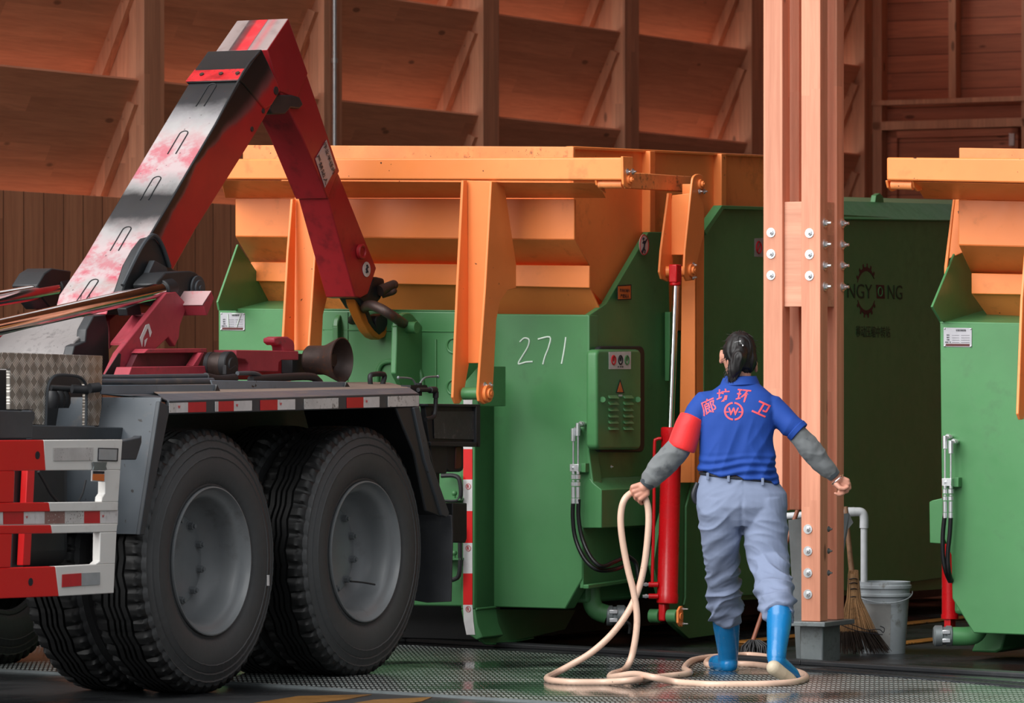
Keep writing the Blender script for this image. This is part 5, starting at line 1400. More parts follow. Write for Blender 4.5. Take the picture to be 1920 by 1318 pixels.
def lobj(pr, o, ax, mat, name, n=40, parent=None, bevel=0): return MB().lathe(pr, o, ax, n).build(name, mat, parent or tk, bevel)
q = B(433, 684, -11.10)
rl_ = lobj([(0, 0), (.052, 0), (.056, -.006), (.056, -.094), (.050, -.10), (0, -.10)], q, R, M['rust'], 'guide_roller')
lobj([(0, .012), (.03, .012), (.034, .006), (.056, .004), (.060, 0), (.060, -.03), (.056, -.034), (0, -.034)], q, R, M['rubber'], 'roller_ring', parent=rl_)
lobj([(0, -.09), (.058, -.09), (.058, -.11), (0, -.11)], q, R, M['rubber'], 'roller_ring', parent=rl_)
MB().prism(Bs(-11.085, [(424, 684), (432, 692), (442, 684), (447, 690), (447, 704), (440, 710), (428, 708), (424, 702)]), -R * .02).build('roller_bracket', M['rubber'], tk, bevel=.003)
q = B(642, 675, -11.12)
big = lobj([(0, -.045), (.030, -.045), (.034, -.06), (.058, -.07), (.068, -.06), (.080, -.035), (.094, -.012), (.100, 0), (.106, -.002), (.103, -.012), (.088, -.045), (.074, -.075), (.068, -.095), (.068, -.175), (.060, -.185), (0, -.185)], q, R, M['rust'], 'flared_roller', 56)
MB().prism(Bs(-11.34, [(548, 662), (577, 664), (577, 705), (548, 700)]), -R * .06).build('roller_bracket', M['rubber'], tk, bevel=.004)
# ============================================================ THE WORKER
YP = 21.10
def px(r, Y=YP): return r * Y / F
def Q(x, y, dy=0.0): return P(x, y, YP + dy)

def capsule(mb, p0, r0, p1, r1, n=14, flat=1.0, fax=None):
    p0, p1 = Vector(p0), Vector(p1); d = p1 - p0; Ln = max(d.length, 1e-5); d = d / Ln
    prof = []
    for i in range(5): a = PI / 2 * i / 4; prof.append((r0 * math.sin(a), -r0 * math.cos(a)))
    for i in range(5): a = PI / 2 * i / 4; prof.append((r1 * math.cos(a), Ln + r1 * math.sin(a)))
    mb.lathe(prof, p0, d, n)
def chain(mb, pts, rs, **k):
    for i in range(len(pts) - 1): capsule(mb, pts[i], rs[i], pts[i + 1], rs[i + 1], **k)
def ellip(mb, c, rx, ry, rz, n=24): mb.ball(c, 1.0, n, sc=(rx, ry, rz))
def loft(mb, rings, n=40, sup=2.3):
    """rings: (centre, half width, half depth, tilt) horizontal super-ellipses, tilt = drop towards +x"""
    vs, fs = [], []
    for c, hw, hd, tilt in rings:
        for k in range(n):
            a = 2 * PI * k / n; ca, sa = math.cos(a), math.sin(a)
            x = math.copysign(abs(ca) ** (2 / sup), ca) * hw; y = math.copysign(abs(sa) ** (2 / sup), sa) * hd
            vs.append(c + Vector((x, y, -tilt * x)))
    N_ = len(rings)
    for i in range(N_ - 1):
        for k in range(n):
            l = (k + 1) % n; fs.append([i * n + k, i * n + l, (i + 1) * n + l, (i + 1) * n + k])
    fs.append(list(range(n))); fs.append([(N_ - 1) * n + k for k in range(n)][::-1])
    mb.add(vs, fs)
def limb(mb, rings, n=28):
    """rings: (centre, side radius, depth radius) perpendicular to the path"""
    vs, fs = [], []; N_ = len(rings)
    for i, (c, ra, rb) in enumerate(rings):
        t = (rings[min(i + 1, N_ - 1)][0] - rings[max(i - 1, 0)][0]).normalized()
        dp = Vector((0, 1, 0)); dp = (dp - t * dp.dot(t)).normalized(); sd = t.cross(dp)
        for k in range(n):
            a = 2 * PI * k / n; vs.append(c + sd * math.cos(a) * ra + dp * math.sin(a) * rb)
    for i in range(N_ - 1):
        for k in range(n):
            l = (k + 1) % n; fs.append([i * n + k, i * n + l, (i + 1) * n + l, (i + 1) * n + k])
    fs.append(list(range(n))); fs.append([(N_ - 1) * n + k for k in range(n)][::-1])
    mb.add(vs, fs)
def remesh(mb, name, vox, mats, parent, smooth=4, disp=None, off=None):
    me = bpy.data.meshes.new('tmp'); me.from_pydata([tuple(v) for v in mb.v], [], mb.f)
    bm = bmesh.new(); bm.from_mesh(me); bmesh.ops.recalc_face_normals(bm, faces=bm.faces); bm.to_mesh(me); bm.free()
    o = bpy.data.objects.new('tmp', me); COL.objects.link(o)
    m = o.modifiers.new('r', 'REMESH'); m.mode = 'VOXEL'; m.voxel_size = vox; m.adaptivity = 0
    if smooth:
        s = o.modifiers.new('s', 'SMOOTH'); s.factor = .5; s.iterations = smooth
    bpy.context.view_layer.update()
    dg = bpy.context.evaluated_depsgraph_get()
    ev = bpy.data.meshes.new_from_object(o.evaluated_get(dg)); bpy.data.objects.remove(o, do_unlink=True)
    ev.name = name
    W = wloc(parent)
    nrm = [v.normal.copy() for v in ev.vertices]
    if disp:
        for v, n_ in zip(ev.vertices, nrm): v.co += n_ * disp(v.co.copy(), n_)
    for v in ev.vertices: v.co -= W
    ev.materials.clear()
    ev.materials.append(mats)
    ev.polygons.foreach_set('use_smooth', [True] * len(ev.polygons))
    ob = bpy.data.objects.new(name, ev); COL.objects.link(ob); ob.parent = parent
    return ob
def nz(v, s=1.0): return noise.noise(v * s)
def ridge(v):
    a = noise.noise(v); return (1 - abs(a) * 2.2)
def sm(x, a, b):
    t = max(0, min(1, (x - a) / (b - a))); return t * t * (3 - 2 * t)
def to_px(p): 
    d = p - EYE; return (CX + F * d.x / d.y, HY - F * d.z / d.y)

def cloth(name, col, rough=.8, fine=.25, sheen=.2, var=.08, stain=None):
    m, nt, b = newmat(name); p = wpos(nt)
    n1 = noiz(nt, p, 6, 4); n2 = noiz(nt, p, 160, 2)
    c = mixc(nt, n1, tuple(x * (1 - var) for x in col[:3]) + (1,), tuple(min(1, x * (1 + var)) for x in col[:3]) + (1,))
    if stain: c = mixc(nt, sstep(nt, noiz(nt, p, 16, 5), .52, .68), c, stain)
    L(nt, c, b.inputs['Base Color']); b.inputs['Roughness'].default_value = rough
    b.inputs['Sheen Weight'].default_value = sheen
    bump(nt, b, n2, fine, .001)
    return m
M['shirt'] = cloth('blue_polo_cloth', rgb(15, 64, 150), .8, var=.04, sheen=.0)
M['print'] = plain('coral_print', rgb(232, 84, 96), .6)
M['trousers'] = cloth('grey_blue_cotton', rgb(121, 133, 160), .85, var=.03, sheen=.0)
M['sleeve'] = cloth('grey_sleeve_cloth', rgb(112, 116, 118), .85, var=.12, sheen=.05, stain=rgb(86, 90, 94))
M['cuff'] = cloth('dark_cuff', rgb(52, 60, 66), .85)
M['band'] = cloth('red_armband', rgb(232, 34, 36), .6, var=.03)
M['skin'] = plain('skin', rgb(206, 146, 124), .5)
M['skin'].node_tree.nodes['Principled BSDF'].inputs['Subsurface Weight'].default_value = .08
M['hair'] = plain('black_hair', rgb(17, 14, 15), .55)
M['boot'] = paint('blue_rubber', rgb(20, 118, 180), .25, .3, rgb(60, 90, 100), var=.06, spots=.5, spotcol=rgb(120, 150, 150), scale=2)
M['sole'] = paint('cream_sole', rgb(196, 182, 158), .5, .6, rgb(90, 80, 66), var=.08, scale=3)
M['belt'] = plain('dark_belt', rgb(36, 38, 46), .5)

ps = thing('person', Vector((Q(1395, 1000).x, YP, 0)), 'person in blue polo, grey-blue trousers and blue boots walking away with a hose in hand', 'person')

# ---- the body, one surface
bd = MB()
head_c = Q(1385, 668, .10)
ellip(bd, head_c, .070, .088, .100)
ellip(bd, head_c + Vector((-.006, .035, -.045)), .052, .060, .058)          # jaw
chain(bd, [Q(1387, 690, .08), Q(1388, 722, .06)], [.052, .046])                # neck
ellip(bd, head_c + Vector((-.012, .093, -.022)), .014, .020, .022, 12)       # nose
for s_ in (-1, 1): ellip(bd, head_c + Vector((-.010 + s_ * .032, .078, .004)), .017, .012, .010, 12)   # brows and eyes
ellip(bd, head_c + Vector((-.010, .086, -.062)), .024, .012, .010, 12)        # lips
for (x, y, rt) in ((1352.5, 668, -1), (1417, 684, 1)):                        # ears
    e = Q(x, y, .10); ellip(bd, e, .009, .018, .030, 14); ellip(bd, e + Vector((rt * .002, .002, -.02)), .008, .012, .014, 12)
loft(bd, [(Q(1388, 732, .045), .085, .045, 0), (Q(1386, 752, .03), .135, .070, 0), (Q(1382, 800, .02), .140, .085, 0), (Q(1382, 860, 0), .130, .085, 0), (Q(1388, 920, 0), .155, .095, 0), (Q(1390, 965, 0), .160, .095, 0)])
SH_L, EL_L, WR_L = Q(1324, 757, .03), Q(1268, 842, -.02), Q(1215, 905, .03)
SH_R, EL_R, WR_R = Q(1450, 766, .03), Q(1513, 832, -.03), Q(1564, 894, .02)
chain(bd, [SH_L, EL_L, WR_L], [.040, .032, .024]); chain(bd, [SH_R, EL_R, WR_R], [.040, .030, .024])
chain(bd, [Q(1352, 965, 0), Q(1354, 1065, .12), Q(1361, 1150, .29), Q(1363, 1200, .37), Q(1365, 1238, .42)], [.070, .050, .036, .030, .026])
chain(bd, [Q(1432, 965, 0), Q(1446, 1065, -.06), Q(1460, 1148, -.35), Q(1459, 1190, -.42), Q(1457, 1230, -.48)], [.070, .050, .036, .030, .026])
# left hand closed on the hose, back of the hand to the viewer
hl = lambda x, y, dy=0.0: Q(x, y, .02 + dy)
chain(bd, [WR_L, hl(1206, 914)], [.026, .024])
for (x0, y0), (x1, y1) in (((1208, 908), (1187, 913)), ((1211, 914), (1189, 921)), ((1212, 920), (1194, 929)), ((1212, 925), (1201, 935))):
    capsule(bd, hl(x0, y0), .016, hl(x1, y1, -.004), .0125)
for (x, y), r in zip(((1186, 913), (1188.5, 921), (1194, 929), (1201, 935.5)), (.0092, .0096, .0094, .0082)):
    chain(bd, [hl(x, y, -.004), hl(x - 2.0, y + 5.5, .014), hl(x + 2.0, y + 9.0, .034), hl(x + 8, y + 5, .042)], [r * 1.15, r, r * .95, r * .85])
chain(bd, [hl(1211, 918, .012), hl(1204, 930, .034), hl(1196, 934, .046), hl(1190, 932, .05)], [.014, .0115, .0105, .009])
# right hand, loosely curled
hr = lambda x, y, dy=0.0: Q(x, y, .02 + dy)
chain(bd, [WR_R, hr(1572, 899)], [.024, .022])
for (x0, y0), (x1, y1) in (((1572, 895), (1589, 901)), ((1570, 899), (1590, 907)), ((1567, 903), (1586, 912)), ((1565, 907), (1579, 916))):
    capsule(bd, hr(x0, y0), .0135, hr(x1, y1), .0115)
for i, ((x, y), r) in enumerate(zip(((1590, 901), (1591.5, 907), (1587, 913), (1580, 917)), (.0086, .0092, .0090, .0078))):
    d_ = .012 * (i - 1.5) * -1
    chain(bd, [hr(x, y, d_), hr(x + 1.5, y + 8, d_ + .004), hr(x - 7, y + 11, d_ - .006), hr(x - 14, y + 8, d_ - .010)], [r * 1.12, r, r * .95, r * .82])
chain(bd, [hr(1568, 908, -.022), hr(1575, 915, -.032), hr(1583, 916, -.034), hr(1589, 913, -.03)], [.012, .0105, .0095, .0085])
body_o = remesh(bd, 'body', .0036, M['skin'], ps, 3)

# ---- hair, with a short tail
hb = MB()
ellip(hb, head_c + Vector((.004, -.014, .018)), .0735, .088, .094)
ellip(hb, head_c + Vector((.012, -.035, -.015)), .068, .062, .072)
chain(hb, [head_c + Vector((.008, -.085, .030)), head_c + Vector((-.004, -.112, -.005)), head_c + Vector((-.022, -.105, -.060)), head_c + Vector((-.030, -.095, -.098)), head_c + Vector((-.036, -.092, -.122))], [.026, .032, .029, .022, .010])
def hdisp(p, n): return .0022 * math.sin(noise.noise(Vector((p.x * 26, p.y * 26, p.z * 3))) * 16)
hair = remesh(hb, 'hair', .004, M['hair'], ps, 2, hdisp)
rnd = random.Random(7); sb_ = MB()
for i in range(70):
    a = rnd.uniform(0, 2 * PI); t0 = head_c + Vector((-.028 + .022 * math.cos(a), -.100 + .016 * math.sin(a), rnd.uniform(-.095, -.03)))
    w_ = Vector((rnd.uniform(-.028, .012), rnd.uniform(-.012, .010), -rnd.uniform(.025, .055)))
    sb_.tube([t0, t0 + w_ * .5 + Vector((rnd.uniform(-.005, .005), 0, 0)), t0 + w_], [.0014, .0010, .0004], 5)
for i in range(60):
    a = rnd.uniform(-.5, PI + .5); r_ = .076
    p0 = head_c + Vector((.004 + r_ * math.cos(a) * .97, rnd.uniform(-.07, .03), .018 + .094 * math.sin(a)))
    w_ = Vector((math.cos(a) * .010 + rnd.uniform(-.014, .014), rnd.uniform(-.012, .012), math.sin(a) * .006 - rnd.uniform(0, .02)))
    sb_.tube([p0 * 1.0 - w_ * .4, p0 + w_ * .3, p0 + w_], [.0010, .0008, .0003], 4)
sb_.build('loose_strands', M['hair'], hair)
mb = MB(); 
for x, y in ((1388, 640), (1393, 648)): mb.ball(Q(x, y, -.012), .0042, 8)
mb.tube([Q(1377, 642, -.012), Q(1386, 639.5, -.014), Q(1394, 648, -.012)], .0014, 6)
mb.build('hair_clip', M['zinc'], hair)

# ---- trousers
tr = MB()
def leg(rings):
    limb(tr, [(Q(c, y, dy), px(hw), hd) for y, c, hw, dy, hd in rings])
loft(tr, [(Q(1386, 895, 0), px(72), .098, .10), (Q(1387, 908, 0), px(77.5), .106, .05), (Q(1390, 925, -.005), px(84), .116, 0), (Q(1391, 950, -.01), px(86), .122, 0), (Q(1392, 975, 0), px(84), .110, 0), (Q(1392, 988, 0), px(76), .09, 0)], sup=2.25)
leg([(935, 1350, 38, -.02, .095), (960, 1349, 41, -.02, .105), (985, 1351, 40.5, 0, .102), (1020, 1354, 37, .04, .095), (1060, 1355, 31.5, .11, .085), (1085, 1357, 32, .15, .084), (1110, 1359, 33.5, .20, .086), (1138, 1361, 34.5, .26, .086), (1152, 1361, 32.5, .29, .080), (1160, 1361, 29, .305, .070)])
leg([(935, 1432, 38, -.02, .095), (960, 1434, 41, -.02, .105), (985, 1435, 42.5, -.02, .104), (1020, 1437, 41, -.03, .098), (1055, 1443, 36.5, -.05, .090), (1085, 1448, 35, -.12, .086), (1110, 1452, 34.5, -.21, .084), (1130, 1457, 32.5, -.29, .082), (1146, 1460, 30, -.35, .078), (1152, 1460, 27, -.37, .070)])
def tdisp(p, n):
    x, y = to_px(p)
    kx = math.cos(.55) * p.x + math.sin(.55) * p.z; kz = -math.sin(.55) * p.x + math.cos(.55) * p.z
    if x > 1393: kx, kz = math.cos(-.50) * p.x + math.sin(-.50) * p.z, -math.sin(-.50) * p.x + math.cos(-.50) * p.z
    wv = Vector((noise.noise(p * 5) * .06, 0, noise.noise(p * 5 + Vector((9, 0, 0))) * .06))
    f = ridge(Vector((kx * 4.5 + wv.x * 9, p.y * 5, kz * 15 + wv.z * 12)))
    g = ridge(Vector((kx * 9, p.y * 9 + 4, kz * 28)))
    low = sm(y, 985, 1120); butt = 1 - sm(abs(y - 940), 0, 50) * .5
    amp = .004 + .014 * low + .004 * sm(abs(y - 985), 40, 0)
    f = f * abs(f) if f < 0 else f ** 1.6
    d = amp * (f - .40) + (.0015 + .003 * low) * (g - .4)
    # gathered hem and seat seam
    d += .004 * math.sin((y - 1120) * .33 + p.x * 30) * sm(y, 1100, 1150)
    d -= .005 * math.exp(-((x - 1391) / 4.0) ** 2) * sm(y, 900, 980)
    return d
trs = remesh(tr, 'trousers', .0052, M['trousers'], ps, 3, tdisp)
mb = MB(); 
for i, (x, y) in enumerate(((1327, 893), (1366, 897), (1430, 903))): mb.box(Q(x, y, -.107 if i else -.085), Vector((.006, 0, 0)), Vector((0, .004, 0)), Z * .016)
mb.build_each('belt_loop', M['trousers'], trs, bevel=.002)
mb = MB(); c = Q(1386, 896, 0)
mb.tube([c + Vector((px(73) * math.copysign(abs(math.cos(a)) ** .87, math.cos(a)), .100 * math.copysign(abs(math.sin(a)) ** .87, math.sin(a)), -.12 * px(75) * math.cos(a))) for a in [2 * PI * k / 48 for k in range(48)]], .007, 8, closed=True)
mb.build('belt', M['belt'], ps)
mb = MB(); mb.tube([Q(1308, 905, -.02), Q(1301, 925, -.02), Q(1303, 938, -.02), Q(1309, 946, -.02)], [.010, .013, .011, .006], 10, smooth=3); mb.build('side_pouch', M['belt'], ps)

# ---- polo shirt
shm = MB()
loft(shm, [(Q(1386, 896, 0), px(76.5), .113, .15), (Q(1385, 886, 0), px(76), .114, .10), (Q(1384, 868, 0), px(72.5), .112, .03), (Q(1382, 845, .005), px(70), .112, 0), (Q(1381, 820, .01), px(70), .112, 0), (Q(1381, 795, .015), px(72), .112, 0), (Q(1382, 772, .02), px(74.5), .108, 0), (Q(1384, 752, .03), px(72), .094, 0), (Q(1386, 738, .035), px(60), .078, 0), (Q(1388, 726, .045), px(44), .064, 0), (Q(1388, 716, .055), px(31), .058, 0), (Q(1387, 705, .065), px(28), .057, 0)], sup=2.4)
limb(shm, [(Q(1345, 752, .03), .05, .06), (Q(1324, 757, .03), px(26), .066), (Q(1308, 776, .015), px(25), .064), (Q(1297, 795, .0), px(23.5), .058), (Q(1288, 812, -.008), px(22), .054)])
limb(shm, [(Q(1428, 756, .03), .05, .06), (Q(1447, 765, .03), px(25), .066), (Q(1464, 780, .01), px(24), .064), (Q(1480, 795, -.01), px(22.5), .058), (Q(1495, 808, -.02), px(21), .054)])
def sdisp(p, n):
    x, y = to_px(p)
    d = 0
    arm = sm(x, 1318, 1300) + sm(x, 1448, 1465)
    # gathers above the belt
    wv = noise.noise(p * 6) * 14
    d += .0055 * sm(y, 842, 880) * math.sin((y + (x - 1386) * .10 + wv) * .42) * (1 - arm)
    # drape from the shoulder blades
    kx = (x - 1386) * .010 + (y - 800) * .0045; 
    d += .0055 * (ridge(Vector((kx * 3.4 + 2, 0, y * .006))) - .5) * sm(y, 770, 820)
    kx2 = (x - 1386) * .010 - (y - 800) * .006
    d += .0045 * (ridge(Vector((kx2 * 3.0 + 7, 0, y * .007))) - .5) * sm(y, 790, 840) * sm(x, 1390, 1430)
    d += .004 * (ridge(Vector((p.x * 9, p.y * 9, p.z * 9 + 4))) - .5) * (arm * .8 + .25)
    d -= .006 * math.exp(-((x - 1385) / 16) ** 2) * sm(y, 800, 870)
    return d
shirt = remesh(shm, 'polo_shirt', .0050, M['shirt'], ps, 4, sdisp)
# collar and cuff band
mb = MB()
col = [Q(1387, 712, .062) + Vector((.0665 * math.cos(a), .062 * math.sin(a), .004 * math.cos(a))) for a in [2 * PI * k / 40 for k in range(40)]]
vs = []; fs = []
for k in range(40):
    a = 2 * PI * k / 40; o_ = Vector((math.cos(a), math.sin(a), 0))
    c0 = col[k]; vs += [c0 + o_ * .000 + Z * .012, c0 + o_ * .007 + Z * .013, c0 + o_ * .022 - Z * .022, c0 + o_ * .014 - Z * .024]
for k in range(40):
    l = (k + 1) % 40
    for j in range(4): fs.append([k * 4 + j, l * 4 + j, l * 4 + (j + 1) % 4, k * 4 + (j + 1) % 4])
mb.add(vs, fs); mb.build('collar', M['shirt'], shirt, smooth=60)
mb = MB(); limb(mb, [(Q(1491, 804, -.018), px(22.5), .0575), (Q(1499, 811.5, -.022), px(21.8), .056)]); mb.build('sleeve_cuff', M['shirt'], shirt, bevel=.003)

# ---- print on the back, laid onto the cloth
bv = None
def lay(me_pts, me_faces, name, mat, parent, offm=.0016):
    global bv
    if bv is None:
        W = wloc(shirt); bm = bmesh.new(); bm.from_mesh(shirt.data); 
        for v in bm.verts: v.co += W
        bv = BVHTree.FromBMesh(bm); bm.free()
    bm = bmesh.new(); vv = [bm.verts.new(p) for p in me_pts]
    for f in me_faces:
        try: bm.faces.new([vv[i] for i in f])
        except ValueError: pass
    bmesh.ops.triangulate(bm, faces=bm.faces)
    for _ in range(4):
        es = [e for e in bm.edges if e.calc_length() > .006]
        if not es: break
        bmesh.ops.subdivide_edges(bm, edges=es, cuts=1); bmesh.ops.triangulate(bm, faces=bm.faces)
    W = wloc(parent)
    for v in bm.verts:
        hit = bv.ray_cast(Vector((v.co.x, YP - 1.0, v.co.z)), Vector((0, 1, 0)))
        if hit[0] is not None: v.co = hit[0] - Vector((0, offm, 0))
        v.co -= W
    me = bpy.data.meshes.new(name); bm.to_mesh(me); bm.free(); me.materials.append(mat)
    o = bpy.data.objects.new(name, me); COL.objects.link(o); o.parent = parent
    return o
def lay_text(s, x, y, h, rot, bold=.032, slant=.15, width=None):
    cu = bpy.data.curves.new('t', 'FONT'); cu.body = s; cu.align_x = 'CENTER'; cu.align_y = 'CENTER'; cu.offset = bold; cu.shear = slant; cu.resolution_u = 3
    t = bpy.data.objects.new('t', cu); COL.objects.link(t); bpy.context.view_layer.update()
    me = bpy.data.meshes.new_from_object(t.evaluated_get(bpy.context.evaluated_depsgraph_get())); bpy.data.objects.remove(t, do_unlink=True)
    xs = [v.co.x for v in me.vertices]; ys = [v.co.y for v in me.vertices]
    cx, cy = (min(xs) + max(xs)) / 2, (min(ys) + max(ys)) / 2; k = h / (max(ys) - min(ys)); kx = k if not width else width / (max(xs) - min(xs))
    ca, sa = math.cos(rot), math.sin(rot); c = P(x, y, YP - .1)
    pts = []
    for v in me.vertices:
        a, b = (v.co.x - cx) * kx, (v.co.y - cy) * k
        pts.append(Vector((c.x + a * ca - b * sa, 0, c.z + a * sa + b * ca)))
    return lay(pts, [list(p.vertices) for p in me.polygons], 'shirt_lettering', M['print'], shirt)
lay_text('廊', 1329, 762, .066, math.radians(24), .008); lay_text('坊', 1357, 741, .056, math.radians(4), .012)
lay_text('环', 1395, 742, .056, math.radians(-6), .012); lay_text('卫', 1428, 766, .060, math.radians(-24), .02)
lay_text('W', 1376, 771.5, .034, 0, .035, 0.1, width=.048)
c = P(1376, 771, YP - .1); pts = []; fs = []
for s_ in (-1, 1):
    n0 = len(pts); m_ = 16
    for i in range(m_ + 1):
        a = s_ * (PI / 2 - .10 - (PI - .20) * i / m_) if s_ > 0 else PI - (PI / 2 - .10 - (PI - .20) * i / m_)
        for r_ in (.0345, .0425): pts.append(Vector((c.x + r_ * math.cos(a), 0, c.z + r_ * math.sin(a) * 0.95)))
    for i in range(m_): fs.append([n0 + 2 * i, n0 + 2 * i + 1, n0 + 2 * i + 3, n0 + 2 * i + 2])
for s_ in (-1, 1):
    n0 = len(pts); pts += [Vector((c.x + s_ * .022, 0, c.z - .001)), Vector((c.x + s_ * .036, 0, c.z - .001)), Vector((c.x + s_ * .036, 0, c.z - .006)), Vector((c.x + s_ * .020, 0, c.z - .006))]; fs.append([n0, n0 + 1, n0 + 2, n0 + 3])
lay(pts, fs, 'shirt_emblem', M['print'], shirt)

# ---- grey over-sleeves, armband, bracelet
def adisp(s):
    def f(p, n): return .0065 * (ridge(Vector((p.x * 11 + s, p.y * 8, p.z * 15))) - .5) + .002 * noise.noise(p * 40)
    return f
g1 = MB(); limb(g1, [(Q(1283, 822, -.01), px(20), .050), (Q(1270, 842, -.015), px(23.5), .056), (Q(1250, 864, -.008), px(24), .056), (Q(1232, 884, .005), px(21.5), .052), (Q(1218, 901, .016), px(17.5), .044), (Q(1213, 908, .02), px(14), .036)])
gl = remesh(g1, 'over_sleeve', .0045, M['sleeve'], ps, 3, adisp(3))
mb = MB(); limb(mb, [(Q(1217, 902, .018), px(16.2), .041), (Q(1209.5, 911, .02), px(13), .034)]); mb.build('sleeve_hem', M['cuff'], gl, bevel=.004)
g2 = MB(); limb(g2, [(Q(1490, 804, -.018), px(19.5), .048), (Q(1505, 824, -.02), px(20.5), .050), (Q(1522, 845, -.012), px(20.5), .050), (Q(1540, 866, 0), px(19.5), .046), (Q(1556, 884, .012), px(15.5), .038), (Q(1562, 891, .015), px(13.5), .034)])
gr = remesh(g2, 'over_sleeve', .0045, M['sleeve'], ps, 3, adisp(8))
mb = MB(); limb(mb, [(Q(1556, 883, .012), px(15), .036), (Q(1565.5, 893.5, .016), px(12.5), .032)]); mb.build('sleeve_hem', M['cuff'], gr, bevel=.004)
ba = MB(); limb(ba, [(Q(1298, 784, .0), px(24.5), .064), (Q(1291, 800, -.008), px(25.5), .064), (Q(1285, 818, -.012), px(26.5), .064), (Q(1279, 836, -.016), px(27), .062), (Q(1277, 842, -.016), px(26), .060)])
remesh(ba, 'arm_band', .0045, M['band'], ps, 2, lambda p, n: .003 * (ridge(Vector((p.x * 8, p.y * 8, p.z * 8))) - .5))
mb = MB(); c = Q(1570, 899, .018); ax = (WR_R - EL_R).normalized(); s_ = ax.cross(Vector((0, 1, 0))).normalized()
mb.tube([c + s_ * .031 * math.cos(a) + Vector((0, 1, 0)) * .030 * math.sin(a) for a in [2 * PI * k / 32 for k in range(32)]], .0028, 8, closed=True)
mb.build('bracelet', M['chrome'], ps)

# ---- boots
def boot(rings, foot, sole, name='rubber_boot'):
    b_ = MB(); limb(b_, [(Q(c, y, dy), px(hw), hd) for y, c, hw, dy, hd in rings])
    for f in foot: capsule(b_, f[0], f[1], f[2], f[3])
    o = remesh(b_, name, .0042, M['boot'], ps, 4, lambda p, n: .0012 * noise.noise(p * 14))
    y, c, hw, dy, hd = rings[0]
    rim_ = MB(); rim_.tube([Q(c, y + 2, dy) + Vector((px(hw + .8) * math.cos(a), (hd + .002) * math.sin(a), 0)) for a in [2 * PI * k / 36 for k in range(36)]], .004, 8, closed=True)
    rim_.build('boot_rim', M['boot'], o)
    sm_ = MB(); 
    for f in sole: capsule(sm_, f[0], f[1], f[2], f[3])
    remesh(sm_, 'boot_sole', .0040, M['sole'], o, 3)
    return o
YL = .50     # left foot, planted ahead
gz = lambda x, y: G(x, y).y - YP
lf = lambda x, y, dy: Q(x, y, dy)
boot([(1155, 1361, 26, .30, .066), (1175, 1362, 25.5, .33, .064), (1200, 1364, 22.5, .37, .058), (1222, 1365, 20, .40, .052), (1236, 1365, 19, .42, .052), (1246, 1366, 18, .42, .05)],
     [(lf(1366, 1246, .40), .042, lf(1352, 1244, .50), .042), (lf(1352, 1244, .50), .042, lf(1343, 1243, .58), .036)],
     [(lf(1368, 1262, .40), .030, lf(1374, 1260, .44), .030), (lf(1368, 1261, .42), .032, lf(1352, 1254, .52), .032), (lf(1352, 1253, .52), .032, lf(1343, 1250, .60), .028)])
boot([(1143, 1461, 24.5, -.34, .062), (1165, 1461, 23.5, -.37, .060), (1190, 1459, 21, -.42, .055), (1212, 1457, 18.5, -.46, .050), (1228, 1456, 18, -.48, .050), (1238, 1456, 17, -.49, .048)],
     [(lf(1456, 1240, -.50), .038, lf(1470, 1252, -.46), .036), (lf(1470, 1252, -.46), .036, lf(1486, 1264, -.42), .030), (lf(1486, 1264, -.42), .030, lf(1491, 1270, -.41), .025)],
     [(lf(1451, 1252, -.545), .033, lf(1465, 1262, -.525), .029), (lf(1465, 1262, -.525), .029, lf(1481, 1273, -.49), .026), (lf(1481, 1273, -.49), .026, lf(1490, 1278, -.47), .018)])
# ============================================================ THE TIMBER PILLAR
a0 = U.dot(A(1502, 700, 20.3)); AP = 20.22
tp_ = thing('timber_pillar', A(1515, 1165, AP) * 1.0, 'pale timber pillar of four bolted posts on a steel foot behind the person', 'pillar')
bLp = R.dot(A(1467, 600, AP)); bRp = R.dot(A(1538, 600, AP))
wl = R.dot(A(1467, 600, AP)) - R.dot(A(1431, 600, AP)); wr = bRp - R.dot(A(1502, 600, AP))
zft = A(1520, 1165, AP).z; zmid = A(1480, 958, AP).z
pd = .085; pit = .185
for (b_, w_, aa, zb_) in ((bLp, wl, AP, zmid), (bRp, wr, AP, zft), (bLp, wl, AP + pit, zmid - .0), (bRp, wr, AP + pit, zft)):
    MB().prism([UR(aa, b_, zb_), UR(aa, b_ - w_, zb_), UR(aa + pd, b_ - w_, zb_), UR(aa + pd, b_, zb_)], Z * (6.3 - zb_)).build('pillar_post', M['wood_post'], tp_, bevel=.004, smooth=0)
zt, zb2 = A(1480, 378, AP).z, A(1480, 575, AP).z
M['wood_block'] = wood('packer_timber', rgb(226, 164, 136), rgb(190, 124, 98), 'x', .06, 'z')
MB().prism([UR(AP + .02, bRp - wr, zb2), UR(AP + .02, bLp, zb2), UR(AP + .02 + .19, bLp, zb2), UR(AP + .02 + .19, bRp - wr, zb2)], Z * (zt - zb2)).build('packer_block', M['wood_block'], tp_, bevel=.003, smooth=0)
MB().prism([UR(AP + pd, bRp - .012, zb2), UR(AP + pd, bRp - wr + .01, zb2), UR(AP + pit, bRp - wr + .01, zb2), UR(AP + pit, bRp - .012, zb2)], Z * (zt - zb2)).build('packer_block', M['wood_block'], tp_, bevel=.003, smooth=0)
